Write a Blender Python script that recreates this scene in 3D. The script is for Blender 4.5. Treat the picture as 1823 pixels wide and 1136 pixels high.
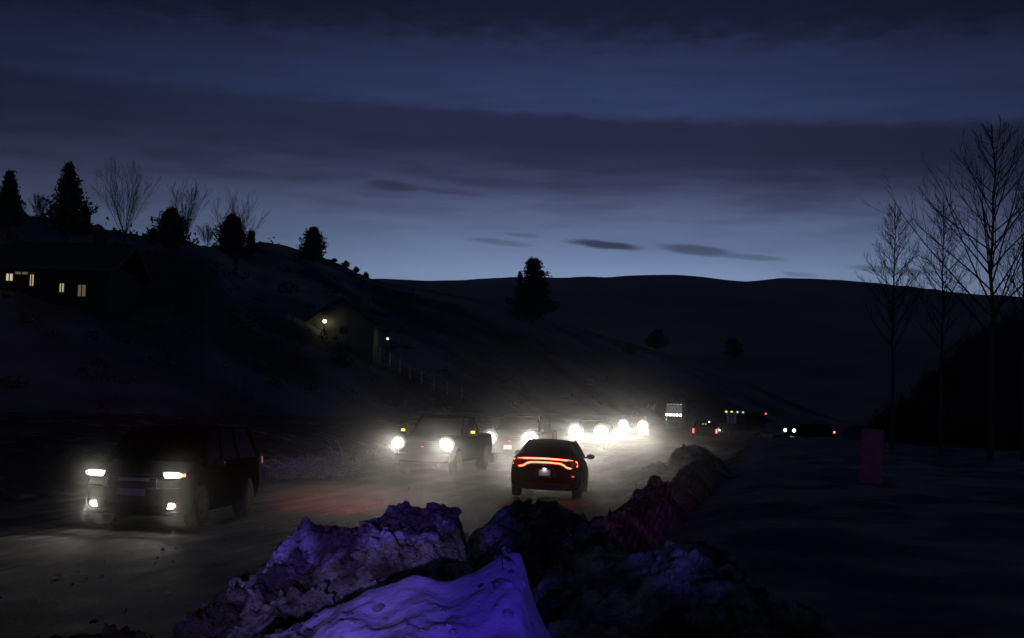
import bpy, bmesh, math, random
from mathutils import Vector, Matrix, noise
random.seed(11)
R = math.radians
sc = bpy.context.scene
for _o in list(bpy.data.objects):
    bpy.data.objects.remove(_o)
COL = sc.collection

# ------------------------------------------------------------------ camera
FPX, CX, CY = 2532.0, 911.5, 568.0
CAM = Vector((0, 0, 2.6)); PITCH = R(3.25); ROLL = R(1.7)
_F = Vector((0, math.cos(PITCH), math.sin(PITCH)))
_U0 = Vector((0, -math.sin(PITCH), math.cos(PITCH))); _R0 = Vector((1, 0, 0))
RV = _R0 * math.cos(ROLL) + _U0 * math.sin(ROLL)
UV = _U0 * math.cos(ROLL) - _R0 * math.sin(ROLL)
cd = bpy.data.cameras.new('camera'); cam = bpy.data.objects.new('camera', cd); COL.objects.link(cam)
cd.sensor_width = 36; cd.lens = 36 * FPX / 1823.0; cd.clip_end = 9000; cd.clip_start = 0.1
m = Matrix((RV, UV, -_F)).transposed().to_4x4(); m.translation = CAM; cam.matrix_world = m
sc.camera = cam

# ------------------------------------------------------------------ look
sc.view_settings.view_transform = 'Standard'; sc.view_settings.look = 'None'
sc.view_settings.gamma = 1; sc.view_settings.exposure = 0; sc.view_settings.use_curve_mapping = False
sc.render.engine = 'CYCLES'
cy = sc.cycles
cy.use_denoising = True
try: cy.denoiser = 'OPENIMAGEDENOISE'
except Exception: pass
cy.max_bounces = 5; cy.diffuse_bounces = 2; cy.glossy_bounces = 2; cy.transmission_bounces = 3
cy.volume_bounces = 0; cy.transparent_max_bounces = 10
cy.sample_clamp_direct = 0; cy.sample_clamp_indirect = 1.5
cy.caustics_reflective = False; cy.caustics_refractive = False
cy.volume_step_rate = 1.0; cy.volume_max_steps = 256

# ------------------------------------------------------------------ dusk sky
def s2l(c): return tuple(((v / 255 + .055) / 1.055) ** 2.4 if v > 10 else v / 255 / 12.92 for v in c)
W = bpy.data.worlds.new('World'); sc.world = W; W.use_nodes = True
nt = W.node_tree; nt.nodes.clear()
class NB:
    """little node builder"""
    def __init__(s, nt): s.nt = nt
    def n(s, t, **k):
        x = s.nt.nodes.new(t)
        for a, b in k.items(): setattr(x, a, b)
        return x
    def l(s, a, b): s.nt.links.new(a, b)
    def math(s, op, a, b=None, c=None, clamp=False):
        x = s.n('ShaderNodeMath', operation=op); x.use_clamp = clamp
        for i, v in enumerate((a, b, c)):
            if v is None: continue
            if isinstance(v, (int, float)): x.inputs[i].default_value = v
            else: s.l(v, x.inputs[i])
        return x.outputs[0]
    def ramp(s, fac, stops, interp='LINEAR'):
        r = s.n('ShaderNodeValToRGB'); r.color_ramp.interpolation = interp
        e = r.color_ramp.elements
        while len(e) < len(stops): e.new(.5)
        for i, (p, c) in enumerate(stops):
            e[i].position = p; e[i].color = (*c, 1) if len(c) == 3 else c
        s.l(fac, r.inputs[0]); return r.outputs[0]
    def mix(s, fac, a, b, mode='MIX'):
        x = s.n('ShaderNodeMix', data_type='RGBA', blend_type=mode)
        for sock, v in ((x.inputs[0], fac), (x.inputs[6], a), (x.inputs[7], b)):
            if isinstance(v, (int, float)): sock.default_value = v
            elif isinstance(v, tuple): sock.default_value = (*v, 1)
            else: s.l(v, sock)
        return x.outputs[2]
    def noise(s, vec, scale, detail=4, rough=.5, out=0):
        x = s.n('ShaderNodeTexNoise'); x.inputs['Scale'].default_value = scale
        x.inputs['Detail'].default_value = detail; x.inputs['Roughness'].default_value = rough
        if vec is not None: s.l(vec, x.inputs['Vector'])
        return x.outputs[out]
    def smooth(s, v, a, b, o0=0., o1=1.):
        x = s.n('ShaderNodeMapRange', interpolation_type='SMOOTHSTEP')
        s.l(v, x.inputs[0])
        for i, q in enumerate((a, b, o0, o1)): x.inputs[i + 1].default_value = q
        return x.outputs[0]
B = NB(nt)
tc = B.n('ShaderNodeTexCoord'); vec = tc.outputs['Generated']
sep = B.n('ShaderNodeSeparateXYZ'); B.l(vec, sep.inputs[0])
el = B.math('MULTIPLY', B.math('ARCSINE', sep.outputs[2]), 57.2958)          # elevation, degrees
az = B.math('MULTIPLY', B.math('ARCTAN2', sep.outputs[0], sep.outputs[1]), 57.2958)
comb = B.n('ShaderNodeCombineXYZ'); B.l(B.math('MULTIPLY', az, .055), comb.inputs[0]); B.l(B.math('MULTIPLY', el, .45), comb.inputs[1])
str_vec = comb.outputs[0]
n1 = B.noise(str_vec, 1.0, 4, .5); n2 = B.noise(str_vec, 4.0, 4, .6)
comb2 = B.n('ShaderNodeCombineXYZ'); B.l(B.math('MULTIPLY', az, .5), comb2.inputs[0]); B.l(B.math('MULTIPLY', el, 1.4), comb2.inputs[1])
n3 = B.noise(comb2.outputs[0], 1.3, 6, .6)
# clear twilight gradient; 0..32 degrees mapped to 0..1 of the ramp
elw = B.math('ADD', el, B.math('MULTIPLY', B.math('SUBTRACT', n1, .5), 1.6))
grad = B.ramp(B.math('DIVIDE', elw, 32, clamp=True), [
    (0, s2l((168, 188, 216))), (4.9 / 32, s2l((146, 168, 204))), (5.6 / 32, s2l((130, 151, 189))), (6.4 / 32, s2l((112, 129, 166))), (7.4 / 32, s2l((97, 109, 145))), (8.6 / 32, s2l((78, 86, 120))),
    (10.2 / 32, s2l((58, 66, 102))), (12.0 / 32, s2l((49, 62, 102))), (14.0 / 32, s2l((42, 50, 84))), (16.5 / 32, s2l((30, 35, 60))), (24 / 32, s2l((25, 30, 52))), (1, s2l((22, 27, 50)))])
# broad cloud deck: sharp upper edge near 11 degrees, soft lower edge
tilt = B.math('ADD', el, B.math('MULTIPLY', az, .022))
e2 = B.math('ADD', tilt, B.math('MULTIPLY', B.math('SUBTRACT', n3, .5), .75))
deck = B.math('MULTIPLY', B.smooth(e2, 11.75, 11.25), B.smooth(B.math('ADD', tilt, B.math('MULTIPLY', B.math('SUBTRACT', n2, .5), 1.8)), 7.2, 10.4))
deckaz = B.smooth(az, -14, 4, .40, .78)
grad = B.mix(B.math('MULTIPLY', deck, deckaz), grad, s2l((31, 33, 54)))
# dim veil of cloud in the middle heights and at the top of the frame
veil = B.math('MULTIPLY', B.smooth(n2, .42, .68), B.smooth(el, 5.2, 9.0, 0, .26))
grad = B.mix(veil, grad, s2l((40, 42, 66)))
top = B.math('MULTIPLY', B.smooth(B.math('ADD', el, B.math('MULTIPLY', B.math('SUBTRACT', n3, .5), 2.6)), 13.6, 15.6), .78)
grad = B.mix(top, grad, s2l((17, 20, 38)))
# small dark lenticular wisps near the horizon: (azimuth, elevation, half width, half height, strength)
wisp = None
for (px, py, hw, hh, st) in ((1078, 436, 62, 6.5, .85), (1240, 446, 66, 8, .6), (1335, 458, 60, 5, .38), (890, 432, 55, 5, .32), (930, 419, 28, 3.5, .28),
                             (700, 331, 46, 8, .55), (800, 341, 60, 5, .25), (1590, 482, 70, 6, .5), (1425, 488, 30, 4, .3), (380, 302, 60, 9, .25), (1040, 300, 160, 10, .15)):
    d = _F + RV * ((px - CX) / FPX) + UV * ((CY - py) / FPX); d.normalize()
    a0 = math.degrees(math.atan2(d.x, d.y)); e0 = math.degrees(math.asin(d.z)); k = 57.2958 / FPX
    da = B.math('SUBTRACT', az, a0)
    u = B.math('DIVIDE', B.math('ADD', da, B.math('MULTIPLY', B.math('SUBTRACT', n3, .5), .9)), hw * k * 1.25)
    v = B.math('DIVIDE', B.math('ADD', B.math('ADD', B.math('SUBTRACT', el, e0), B.math('MULTIPLY', da, .05 + .03)), B.math('MULTIPLY', B.math('SUBTRACT', n3, .5), .22)), hh * k * 1.3)
    r2 = B.math('ADD', B.math('MULTIPLY', u, u), B.math('MULTIPLY', v, v))
    w = B.math('MULTIPLY', B.smooth(r2, 1.1, .1), st)
    wisp = w if wisp is None else B.math('MAXIMUM', wisp, w)
grad = B.mix(wisp, grad, s2l((42, 44, 66)))
# the afterglow is centred a little right of the road and dims to both sides
gl = B.math('SUBTRACT', az, 4.0)
fall = B.math('ADD', .36, B.math('MULTIPLY', .64, B.math('EXPONENT', B.math('MULTIPLY', B.math('MULTIPLY', gl, gl), -1 / (2 * 11.5 ** 2)))))
dimx = B.math('MULTIPLY', fall, 1.0)
hsv = B.mix(1.0, B.mix(1.0, grad, (.985, 1.0, 1.04), 'MULTIPLY'), dimx, 'MULTIPLY')
bg = B.n('ShaderNodeBackground'); B.l(hsv, bg.inputs[0]); bg.inputs[1].default_value = .97
skyt = B.n('ShaderNodeTexSky', sky_type='NISHITA'); skyt.sun_disc = False
skyt.sun_elevation = R(-4.5); skyt.sun_rotation = R(5)
bg2 = B.n('ShaderNodeBackground'); B.l(skyt.outputs[0], bg2.inputs[0]); bg2.inputs[1].default_value = .02
add = B.n('ShaderNodeAddShader'); B.l(bg.outputs[0], add.inputs[0]); B.l(bg2.outputs[0], add.inputs[1])
out = B.n('ShaderNodeOutputWorld'); B.l(add.outputs[0], out.inputs[0])

# ------------------------------------------------------------------ helpers
def at(px, py, Y):
    d = _F + RV * ((px - CX) / FPX) + UV * ((CY - py) / FPX)
    return CAM + d * ((Y - CAM.y) / d.y)
def clean(s): return s
def tag(o, label=None, cat=None, group=None, kind=None):
    if label: o['label'] = label
    if cat: o['category'] = cat
    if group: o['group'] = group
    if kind: o['kind'] = kind
    return o
def empty(name, loc=(0, 0, 0), rz=0, **k):
    o = bpy.data.objects.new(name, None); COL.objects.link(o); o.location = loc; o.rotation_euler = (0, 0, rz)
    o.empty_display_size = .2
    return tag(o, **k)
def link_mesh(name, me, mat, parent=None, smooth=False):
    o = bpy.data.objects.new(name, me); COL.objects.link(o)
    if mat: me.materials.append(mat)
    if parent: o.parent = parent
    if smooth:
        for p in me.polygons: p.use_smooth = True
    return o
def obj(name, bm, mat, parent=None, smooth=False):
    bmesh.ops.recalc_face_normals(bm, faces=bm.faces)
    me = bpy.data.meshes.new(name); bm.to_mesh(me); bm.free()
    return link_mesh(name, me, mat, parent, smooth)
def add_box(bm, c, s, rot=None):
    r = bmesh.ops.create_cube(bm, size=1)
    M = Matrix.Translation(c) @ (rot.to_4x4() if rot else Matrix()) @ Matrix.Diagonal((*s, 1))
    bmesh.ops.transform(bm, matrix=M, verts=r['verts']); return r['verts']
def box(name, c, s, mat, parent=None, bevel=0, rot=None, seg=2):
    bm = bmesh.new(); add_box(bm, Vector(c), s, rot)
    if bevel: bmesh.ops.bevel(bm, geom=bm.edges[:], offset=bevel, segments=seg, affect='EDGES', profile=.6)
    return obj(name, bm, mat, parent, smooth=False)
def add_tube(bm, pts, rad, sides=6, cap=True):
    """tube through pts; rad is a number or a list"""
    n = len(pts); rings = []
    pts = [Vector(p) for p in pts]
    for i, p in enumerate(pts):
        d = (pts[min(i + 1, n - 1)] - pts[max(i - 1, 0)])
        if d.length < 1e-9: d = Vector((0, 0, 1))
        d.normalize()
        a = d.cross(Vector((0, 0, 1)) if abs(d.z) < .9 else Vector((1, 0, 0))).normalized(); b = d.cross(a)
        r = rad[i] if isinstance(rad, (list, tuple)) else rad
        rings.append([bm.verts.new(p + (a * math.cos(t) + b * math.sin(t)) * r) for t in [2 * math.pi * k / sides for k in range(sides)]])
    for i in range(n - 1):
        for k in range(sides):
            bm.faces.new((rings[i][k], rings[i][(k + 1) % sides], rings[i + 1][(k + 1) % sides], rings[i + 1][k]))
    if cap and sides > 2:
        bm.faces.new(rings[0]); bm.faces.new(rings[-1])
def add_lathe_x(bm, prof, cx=0, cyy=0, cz=0, seg=24):
    """revolve (x, r) profile about the X axis"""
    rings = []
    for x, r in prof:
        rings.append([bm.verts.new((cx + x, cyy + r * math.cos(2 * math.pi * k / seg), cz + r * math.sin(2 * math.pi * k / seg))) for k in range(seg)])
    for i in range(len(rings) - 1):
        for k in range(seg):
            bm.faces.new((rings[i][k], rings[i][(k + 1) % seg], rings[i + 1][(k + 1) % seg], rings[i + 1][k]))
    bm.faces.new(rings[0]); bm.faces.new(rings[-1])
def panel(name, q, mat, parent, u0=0, u1=1, v0=0, v1=1, off=.006, th=.008, nn=None):
    """slab on the quad q = (bottom-left, bottom-right, top-right, top-left), off = how proud it stands"""
    q = [Vector(p) for p in q]
    f = lambda u, v: (q[0] * (1 - u) + q[1] * u) * (1 - v) + (q[3] * (1 - u) + q[2] * u) * v
    n = (q[1] - q[0]).cross(q[3] - q[0]).normalized()
    if nn is not None and n.dot(Vector(nn)) < 0: n = -n
    bm = bmesh.new()
    P = [f(u0, v0), f(u1, v0), f(u1, v1), f(u0, v1)]
    a = [bm.verts.new(p + n * off) for p in P]; b = [bm.verts.new(p + n * (off - th)) for p in P]
    bm.faces.new(a); bm.faces.new(b[::-1])
    for i in range(4): bm.faces.new((a[i], a[(i + 1) % 4], b[(i + 1) % 4], b[i]))
    return obj(name, bm, mat, parent)
def fbm(x, y, z=0., o=4, s=1.): return noise.fractal(Vector((x * s, y * s, z)), .6, 2.1, o)
def lerp(a, b, t): return a + (b - a) * t
def interp(tab, x):
    if x <= tab[0][0]: return tab[0][1]
    for (x0, y0), (x1, y1) in zip(tab, tab[1:]):
        if x <= x1: return lerp(y0, y1, (x - x0) / (x1 - x0))
    return tab[-1][1]
def sstep(a, b, x):
    t = max(0, min(1, (x - a) / (b - a))); return t * t * (3 - 2 * t)
def grid_mesh(name, xs_ys_z, nx, ny, mat, parent=None, smooth=True):
    """xs_ys_z: list (row by row) of nx*ny points"""
    F = [(j * nx + i, j * nx + i + 1, (j + 1) * nx + i + 1, (j + 1) * nx + i) for j in range(ny - 1) for i in range(nx - 1)]
    me = bpy.data.meshes.new(name); me.from_pydata([tuple(p) for p in xs_ys_z], [], F); me.update()
    return link_mesh(name, me, mat, parent, smooth)

# ------------------------------------------------------------------ materials
_M = {}
def mat(name, col, rough=.6, metal=0., spec=.5, var=0., vs=8., bump=0., bs=30., emit=None, es=0., coat=0., col2=None):
    if name in _M: return _M[name]
    M = bpy.data.materials.new(name); M.use_nodes = True; b = NB(M.node_tree)
    P = M.node_tree.nodes['Principled BSDF']
    P.inputs['Base Color'].default_value = (*col, 1); P.inputs['Roughness'].default_value = rough
    P.inputs['Metallic'].default_value = metal; P.inputs['Specular IOR Level'].default_value = spec
    P.inputs['Coat Weight'].default_value = coat; P.inputs['Coat Roughness'].default_value = .08
    tcn = b.n('ShaderNodeTexCoord').outputs['Object']
    if var or col2:
        nz = b.noise(tcn, vs, 5, .6)
        c2 = col2 if col2 else tuple(c * (1 - var) for c in col)
        c1 = col if col2 else tuple(min(1, c * (1 + var)) for c in col)
        b.l(b.ramp(nz, [(.35, c2), (.65, c1)]), P.inputs['Base Color'])
        b.l(b.smooth(nz, .3, .7, max(0, rough - .12), min(1, rough + .12)), P.inputs['Roughness'])
    if bump:
        bn = b.n('ShaderNodeBump'); bn.inputs['Strength'].default_value = bump; bn.inputs['Distance'].default_value = .02
        b.l(b.noise(tcn, bs, 6, .65), bn.inputs['Height']); b.l(bn.outputs[0], P.inputs['Normal'])
    if emit:
        P.inputs['Emission Color'].default_value = (*emit, 1); P.inputs['Emission Strength'].default_value = es
        M.cycles.emission_sampling = 'NONE'
    _M[name] = M; return M
def glass(name, tint, mixv):
    M = bpy.data.materials.new(name); M.use_nodes = True; b = NB(M.node_tree); M.node_tree.nodes.clear()
    t = b.n('ShaderNodeBsdfTransparent'); t.inputs[0].default_value = (*tint, 1)
    g = b.n('ShaderNodeBsdfGlossy'); g.inputs['Roughness'].default_value = .05; g.inputs[0].default_value = (.30, .32, .35, 1)
    fr = b.n('ShaderNodeFresnel'); fr.inputs[0].default_value = 1.45
    mx = b.n('ShaderNodeMixShader'); b.l(b.math('ADD', fr.outputs[0], mixv, clamp=True), mx.inputs[0]); b.l(t.outputs[0], mx.inputs[1]); b.l(g.outputs[0], mx.inputs[2])
    o = b.n('ShaderNodeOutputMaterial'); b.l(mx.outputs[0], o.inputs[0]); return M
GLASS = glass('tinted_glass', (.72, .74, .76), .0)
DGLASS = glass('dark_glass', (.35, .36, .38), .0)
PAINT_K = mat('black_paint', (.006, .006, .007), .8, .0, spec=.0)
PAINT_G = mat('grey_paint', (.010, .010, .011), .8, .0, spec=.0, var=.3, vs=4)
PAINT_R = mat('dark_red_paint', (.05, .012, .012), .4, .1, coat=.5, var=.2, vs=4)
PAINT_W = mat('dull_white_paint', (.35, .35, .34), .5, var=.15, vs=2)
PLASTIC = mat('black_plastic', (.015, .015, .015), .55, bump=.2, bs=60)
RUBBER = mat('tyre_rubber', (.018, .017, .016), .85, bump=.4, bs=40, var=.3, vs=9)
RIM = mat('rim_metal', (.10, .10, .10), .35, .8, var=.2, vs=12)
CHROME = mat('chrome', (.6, .6, .6), .18, 1.)
SEAT = mat('seat_cloth', (.02, .02, .022), .9)
PLATE = mat('plate_white', (.7, .7, .72), .45, var=.05, vs=30)
PLATE_TXT = mat('plate_ink', (.02, .03, .12), .6)
def glare_lens_mat(name, col, es, k):  # soft glare painted into the lens emission, fading from the centre
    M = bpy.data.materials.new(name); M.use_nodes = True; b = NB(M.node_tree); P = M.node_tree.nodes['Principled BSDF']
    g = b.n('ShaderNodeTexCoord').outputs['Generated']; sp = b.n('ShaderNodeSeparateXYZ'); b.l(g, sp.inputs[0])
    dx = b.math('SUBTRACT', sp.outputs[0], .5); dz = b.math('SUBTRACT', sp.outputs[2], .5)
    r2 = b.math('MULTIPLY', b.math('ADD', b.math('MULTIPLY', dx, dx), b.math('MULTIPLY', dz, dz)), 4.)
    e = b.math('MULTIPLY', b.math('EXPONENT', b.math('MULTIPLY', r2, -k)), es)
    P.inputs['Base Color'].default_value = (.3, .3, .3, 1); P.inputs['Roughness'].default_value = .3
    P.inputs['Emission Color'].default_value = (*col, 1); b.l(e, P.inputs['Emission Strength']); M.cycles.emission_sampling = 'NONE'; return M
GLARE_LENS2 = glare_lens_mat('headlamp_lens_glare', (1., .97, .92), 26, 2.6)
GLARE_LENS = glare_lens_mat('round_lamp_glare', (1., .97, .93), 9, 6.0)
L_HEAD = mat('headlamp_lit', (.9, .9, .9), .2, emit=(1., .97, .90), es=26)
L_HEADW = mat('headlamp_lit_warm', (.9, .9, .9), .2, emit=(1., .93, .80), es=16)
L_FOG = mat('fog_lamp_lit', (.9, .9, .9), .2, emit=(1., .96, .86), es=14)
L_AMB = mat('amber_lamp_lit', (.8, .4, .05), .3, emit=(1., .50, .05), es=3.2)
L_TURN = mat('turn_lamp_lit', (.8, .4, .05), .3, emit=(1., .40, .10), es=1.6)
L_TAIL = mat('tail_lamp_lit', (.6, .02, .01), .3, emit=(1., .10, .05), es=8.0)
L_TAIL2 = mat('tail_glow_dim', (.10, .005, .005), .35, emit=(1., .04, .02), es=.05)
L_WHITE = mat('marker_lamp_white', (.9, .9, .9), .3, emit=(1., 1., .93), es=7)
L_DIM = mat('marker_lamp_dim', (.9, .9, .9), .3, emit=(1., .98, .9), es=.8)
L_SCREEN = mat('screen_glow', (.5, .5, .5), .4, emit=(.62, .74, .78), es=2.2)
REFL_R = mat('red_reflector_glow', (.5, .02, .02), .3, emit=(1., .1, .08), es=.9)  # thrown-back light put in as emission; not a lamp
REFL_A = mat('amber_reflector_glow', (.6, .2, .02), .3, emit=(1., .2, .05), es=.25)  # amber reflector with its reflected light set as emission

def snow_mat(name, base, dirt, rough=.75, ns=1.2, thr=(.42, .62), bump=.6, bs=6, grit=.5):
    M = bpy.data.materials.new(name); M.use_nodes = True; b = NB(M.node_tree); P = M.node_tree.nodes['Principled BSDF']
    co = b.n('ShaderNodeTexCoord').outputs['Object']
    a = b.noise(co, ns, 7, .62); g = b.noise(co, ns * 14, 5, .7)
    c = b.ramp(a, [(thr[0], dirt), (thr[1], base)])
    c = b.mix(b.math('MULTIPLY', b.smooth(g, .58, .70), grit), c, tuple(d * .5 for d in dirt))
    b.l(c, P.inputs['Base Color']); P.inputs['Roughness'].default_value = rough
    P.inputs['Specular IOR Level'].default_value = .25
    bn = b.n('ShaderNodeBump'); bn.inputs['Strength'].default_value = bump; bn.inputs['Distance'].default_value = .12
    b.l(b.math('ADD', b.noise(co, bs, 7, .68), b.math('MULTIPLY', g, .35)), bn.inputs['Height']); b.l(bn.outputs[0], P.inputs['Normal'])
    return M
SNOW = snow_mat('field_snow', (.40, .40, .44), (.13, .12, .13), ns=.35, bs=2.2, bump=.5)
BANK = snow_mat('ploughed_snow', (.62, .61, .64), (.10, .085, .08), ns=1.3, thr=(.45, .60), bs=9, bump=1.0, grit=.7)
SLAB = snow_mat('clean_snow_slab', (.37, .36, .41), (.22, .21, .25), ns=.9, thr=(.25, .5), bs=3, bump=.3, grit=.1)
DIRTY = snow_mat('dirty_snow', (.48, .43, .40), (.12, .10, .09), ns=1.1, bs=8, bump=1.0, grit=.8)
HILL = snow_mat('hill_scrub_snow', (.26, .27, .31), (.05, .046, .044), ns=.045, thr=(.42, .60), bs=.4, bump=.6, grit=.5)
MOUNT = snow_mat('mountain_snow', (.42, .44, .50), (.17, .17, .20), ns=.004, thr=(.35, .65), bs=.03, bump=.5, grit=.2)
BARK = mat('bark', (.055, .045, .04), .9, var=.3, vs=10)
NEEDLE = mat('needle_foliage', (.035, .05, .03), .8, var=.35, vs=1.2)
TWIG = mat('frosted_stem', (.62, .58, .52), .8, var=.3, vs=9)
STRAW = mat('dry_grass_straw', (.52, .47, .38), .85, var=.3, vs=9)

# ------------------------------------------------------------------ road frame: t along the road, n to the right of the oncoming lane's middle
def lane_x(y):  return -12.25 + .2 * y - .00009 * max(0, y - 60) ** 2
HEAD = math.atan(.2)

# ------------------------------------------------------------------ ground, road
def ground_z(x, y):
    n = (x - lane_x(y)) if y > -40 else 20
    z = 0.
    z += .55 * sstep(9.0, 12.0, n) * (1 - .9 * sstep(70, 140, y)) + .25 * sstep(14, 30, n) * fbm(x, y, 3, 3, .12)
    z += 1.0 * sstep(-3.6, -8.5, n) + .5 * sstep(-9, -20, n)
    if n > 10.5 or n < -4.5:
        z += .10 * fbm(x, y, 1, 4, .5)
    z -= .05 * (1 - sstep(200, 300, y)) if -3.8 < n < 9.3 else 0
    return z
def nonuni(lo, hi, c, fine, n1, grow):
    a = [c]; s = fine
    while a[-1] < hi: a.append(a[-1] + s); s = s * grow if len(a) > n1 else s
    b = [c]; s = fine
    while b[-1] > lo: b.append(b[-1] - s); s = s * grow if len(b) > n1 else s
    return sorted(set(a + b))
gx = nonuni(-3500, 3500, 0, .6, 45, 1.09); gy = nonuni(-60, 4500, 12, .7, 60, 1.06)
g = grid_mesh('ground', [(x, y, ground_z(x, y)) for y in gy for x in gx], len(gx), len(gy), SNOW)
ga = g.data.attributes.new('scrub', 'FLOAT', 'POINT')
for i, v in enumerate(g.data.vertices):
    n_ = v.co.x - lane_x(v.co.y)
    ga.data[i].value = sstep(-3.9, -5.0, n_) * (1 - sstep(90, 130, v.co.y)) if v.co.y > -40 else 0
_b = NB(SNOW.node_tree); _P = SNOW.node_tree.nodes['Principled BSDF']; _src = _P.inputs['Base Color'].links[0].from_socket
_at = _b.n('ShaderNodeAttribute', attribute_name='scrub'); _nz = _b.noise(_b.n('ShaderNodeTexCoord').outputs['Object'], 1.1, 6, .65)
_b.l(_b.mix(_b.math('MULTIPLY', _at.outputs['Fac'], _b.smooth(_nz, .66, .50)), _src, (.030, .025, .021)), _P.inputs['Base Color'])
tag(g, 'snow covered ground on both sides of the road', kind='structure')

M = bpy.data.materials.new('snowy_asphalt'); M.use_nodes = True; b = NB(M.node_tree); P = M.node_tree.nodes['Principled BSDF']
uvn = b.n('ShaderNodeTexCoord').outputs['Object']
at_n = b.n('ShaderNodeAttribute', attribute_name='lane'); sp = b.n('ShaderNodeSeparateXYZ'); b.l(at_n.outputs['Vector'], sp.inputs[0])
cmb = b.n('ShaderNodeCombineXYZ'); b.l(sp.outputs[0], cmb.inputs[0]); b.l(b.math('MULTIPLY', sp.outputs[1], .06), cmb.inputs[1])
streak = b.math('ADD', b.math('MULTIPLY', b.noise(cmb.outputs[0], 1.3, 6, .62), .6), b.math('MULTIPLY', b.noise(cmb.outputs[0], 5.5, 5, .6), .4)); blot = b.noise(uvn, .35, 5, .6); grit = b.noise(uvn, 45, 3, .7)
f1 = b.math('ADD', b.math('MULTIPLY', streak, .65), b.math('MULTIPLY', blot, .35))
c = b.ramp(f1, [(.42, (.050, .046, .042)), (.48, (.12, .11, .10)), (.54, (.29, .27, .245)), (.62, (.46, .44, .41))])
c = b.mix(b.math('MULTIPLY', b.smooth(grit, .5, .75), .45), c, (.05, .045, .04))
b.l(c, P.inputs['Base Color'])
b.l(b.smooth(f1, .4, .6, .72, .92), P.inputs['Roughness']); P.inputs['Specular IOR Level'].default_value = .16
bn = b.n('ShaderNodeBump'); bn.inputs['Strength'].default_value = .55; bn.inputs['Distance'].default_value = .03
b.l(b.math('ADD', b.math('MULTIPLY', streak, 1.6), b.math('MULTIPLY', b.noise(uvn, 9, 5, .7), .9)), bn.inputs['Height']); b.l(bn.outputs[0], P.inputs['Normal'])
ROAD = M
ry = []; y = -14.
while y < 420: ry.append(y); y += .35 if y < 70 else (1.2 if y < 140 else 5)
rn = [-4.4 + .35 * i for i in range(41)]
pts = []; lane_uv = []
for y in ry:
    for n in rn:
        z = .022 * fbm(n * 1.6, y * .16, 5, 4) + .012 * fbm(n, y, 9, 3, .8)
        edge = .28 * sstep(8.4, 9.9, n) * (1 + .8 * fbm(n, y, 2, 3, .7)) + .22 * sstep(-3.3, -4.4, n) * (1 + .8 * fbm(n, y, 4, 3, .6))
        pts.append((lane_x(y) + n, y, z + edge)); lane_uv.append((n, y, 0))
rd = grid_mesh('road', pts, len(rn), len(ry), ROAD); tag(rd, 'snow streaked two way road running into the distance', kind='structure')
a = rd.data.attributes.new('lane', 'FLOAT_VECTOR', 'POINT')
for i, v in enumerate(lane_uv): a.data[i].vector = v

# ------------------------------------------------------------------ snow banks
def crest_bank(name, label, crest, depth, mat_, front, back, amp, fs, res=.06, sharp=1.0, seed=0., base=.0, ridge=True, pw=1.6, name2=''):
    """bank under a crest line given as (px, py) seen at a distance; 'depth' is a number or a function of px"""
    C = [at(px, py, depth(px) if callable(depth) else depth) for px, py in crest]
    x0 = min(c.x for c in C) - 1.2; x1 = max(c.x for c in C) + 1.2
    xs = [x0 + i * res for i in range(int((x1 - x0) / res) + 1)]
    zt = [(c.x, c.z) for c in C]; yt = [(c.x, c.y) for c in C]
    ny = int((front + back) / res) + 1; P = []
    for j in range(ny):
        for x in xs:
            yc = interp(yt, x); zc = interp(zt, x)
            if x < C[0].x: zc *= max(0, 1 - (C[0].x - x) / 1.0) ** 1.5
            if x > C[-1].x: zc *= max(0, 1 - (x - C[-1].x) / 1.0) ** 1.5
            d = -front + j * res; y = yc + d
            t = (-d / front) if d < 0 else (d / back)
            prof = (1 - t ** pw) if d < 0 else (1 - t ** 1.3)
            nz = fbm(x, y, seed, 6, fs); rg = abs(fbm(x, y, seed + 7, 5, fs * 1.3)) if ridge else 0
            k = min(1, t * 3.5 + .18)
            h = zc * max(0, prof) + k * amp * (1 + (2.2 * sstep(-.4, -1.6, x) if name2 == 'slab' else 0)) * (.8 * nz + (1.5 * rg - .45 if ridge else 0)) * (max(0, prof) ** .5)
            if ridge: h += amp * (.34 * abs(fbm(x, y, seed + 3, 4, fs * 3.6)) + .10 * abs(fbm(x, y, seed + 5, 3, fs * 9)) - .1) * max(0, prof) ** .5
            P.append((x, y, h - .12 * t))
    # convert to object with origin near its middle
    o = grid_mesh(name, P, len(xs), ny, mat_)
    tag(o, label, 'snow bank', 'snow banks ploughed up along the right road edge')
    return o
crest_bank('snow_bank', 'largest rugged ploughed snow pile lit violet beside the road in the foreground',
           [(290, 1165), (335, 1128), (365, 1088), (410, 1055), (455, 1034), (490, 1003), (505, 975), (545, 942), (600, 934), (640, 940), (658, 928), (690, 912),
            (715, 903), (740, 909), (770, 901), (800, 909), (815, 918), (826, 950), (836, 1010), (850, 1060)], 14.4, BANK, 4.2, 2.0, .25, 1.05, .045, seed=2.2)
crest_bank('snow_bank', 'smooth clean snow slab glowing blue violet at the bottom, rising to a pointed tip',
           [(380, 1175), (470, 1128), (600, 1082), (660, 1050), (712, 1032), (740, 1024), (800, 1036), (850, 1014), (893, 990), (915, 980), (927, 984), (936, 1010), (948, 1060), (975, 1120), (1010, 1160)],
           9.4, SLAB, 3.2, 1.1, .17, 1.2, .035, seed=5.1, ridge=False, pw=1.15, name2='slab')
crest_bank('snow_bank', 'dark dirty snow heap directly below the sedan with red tail light bar',
           [(822, 985), (838, 955), (862, 936), (898, 912), (925, 905), (955, 897), (975, 903), (1003, 905), (1035, 918), (1062, 940), (1075, 955)],
           18.5, DIRTY, 3.4, 1.8, .26, 1.3, .05, seed=9.3)
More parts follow.
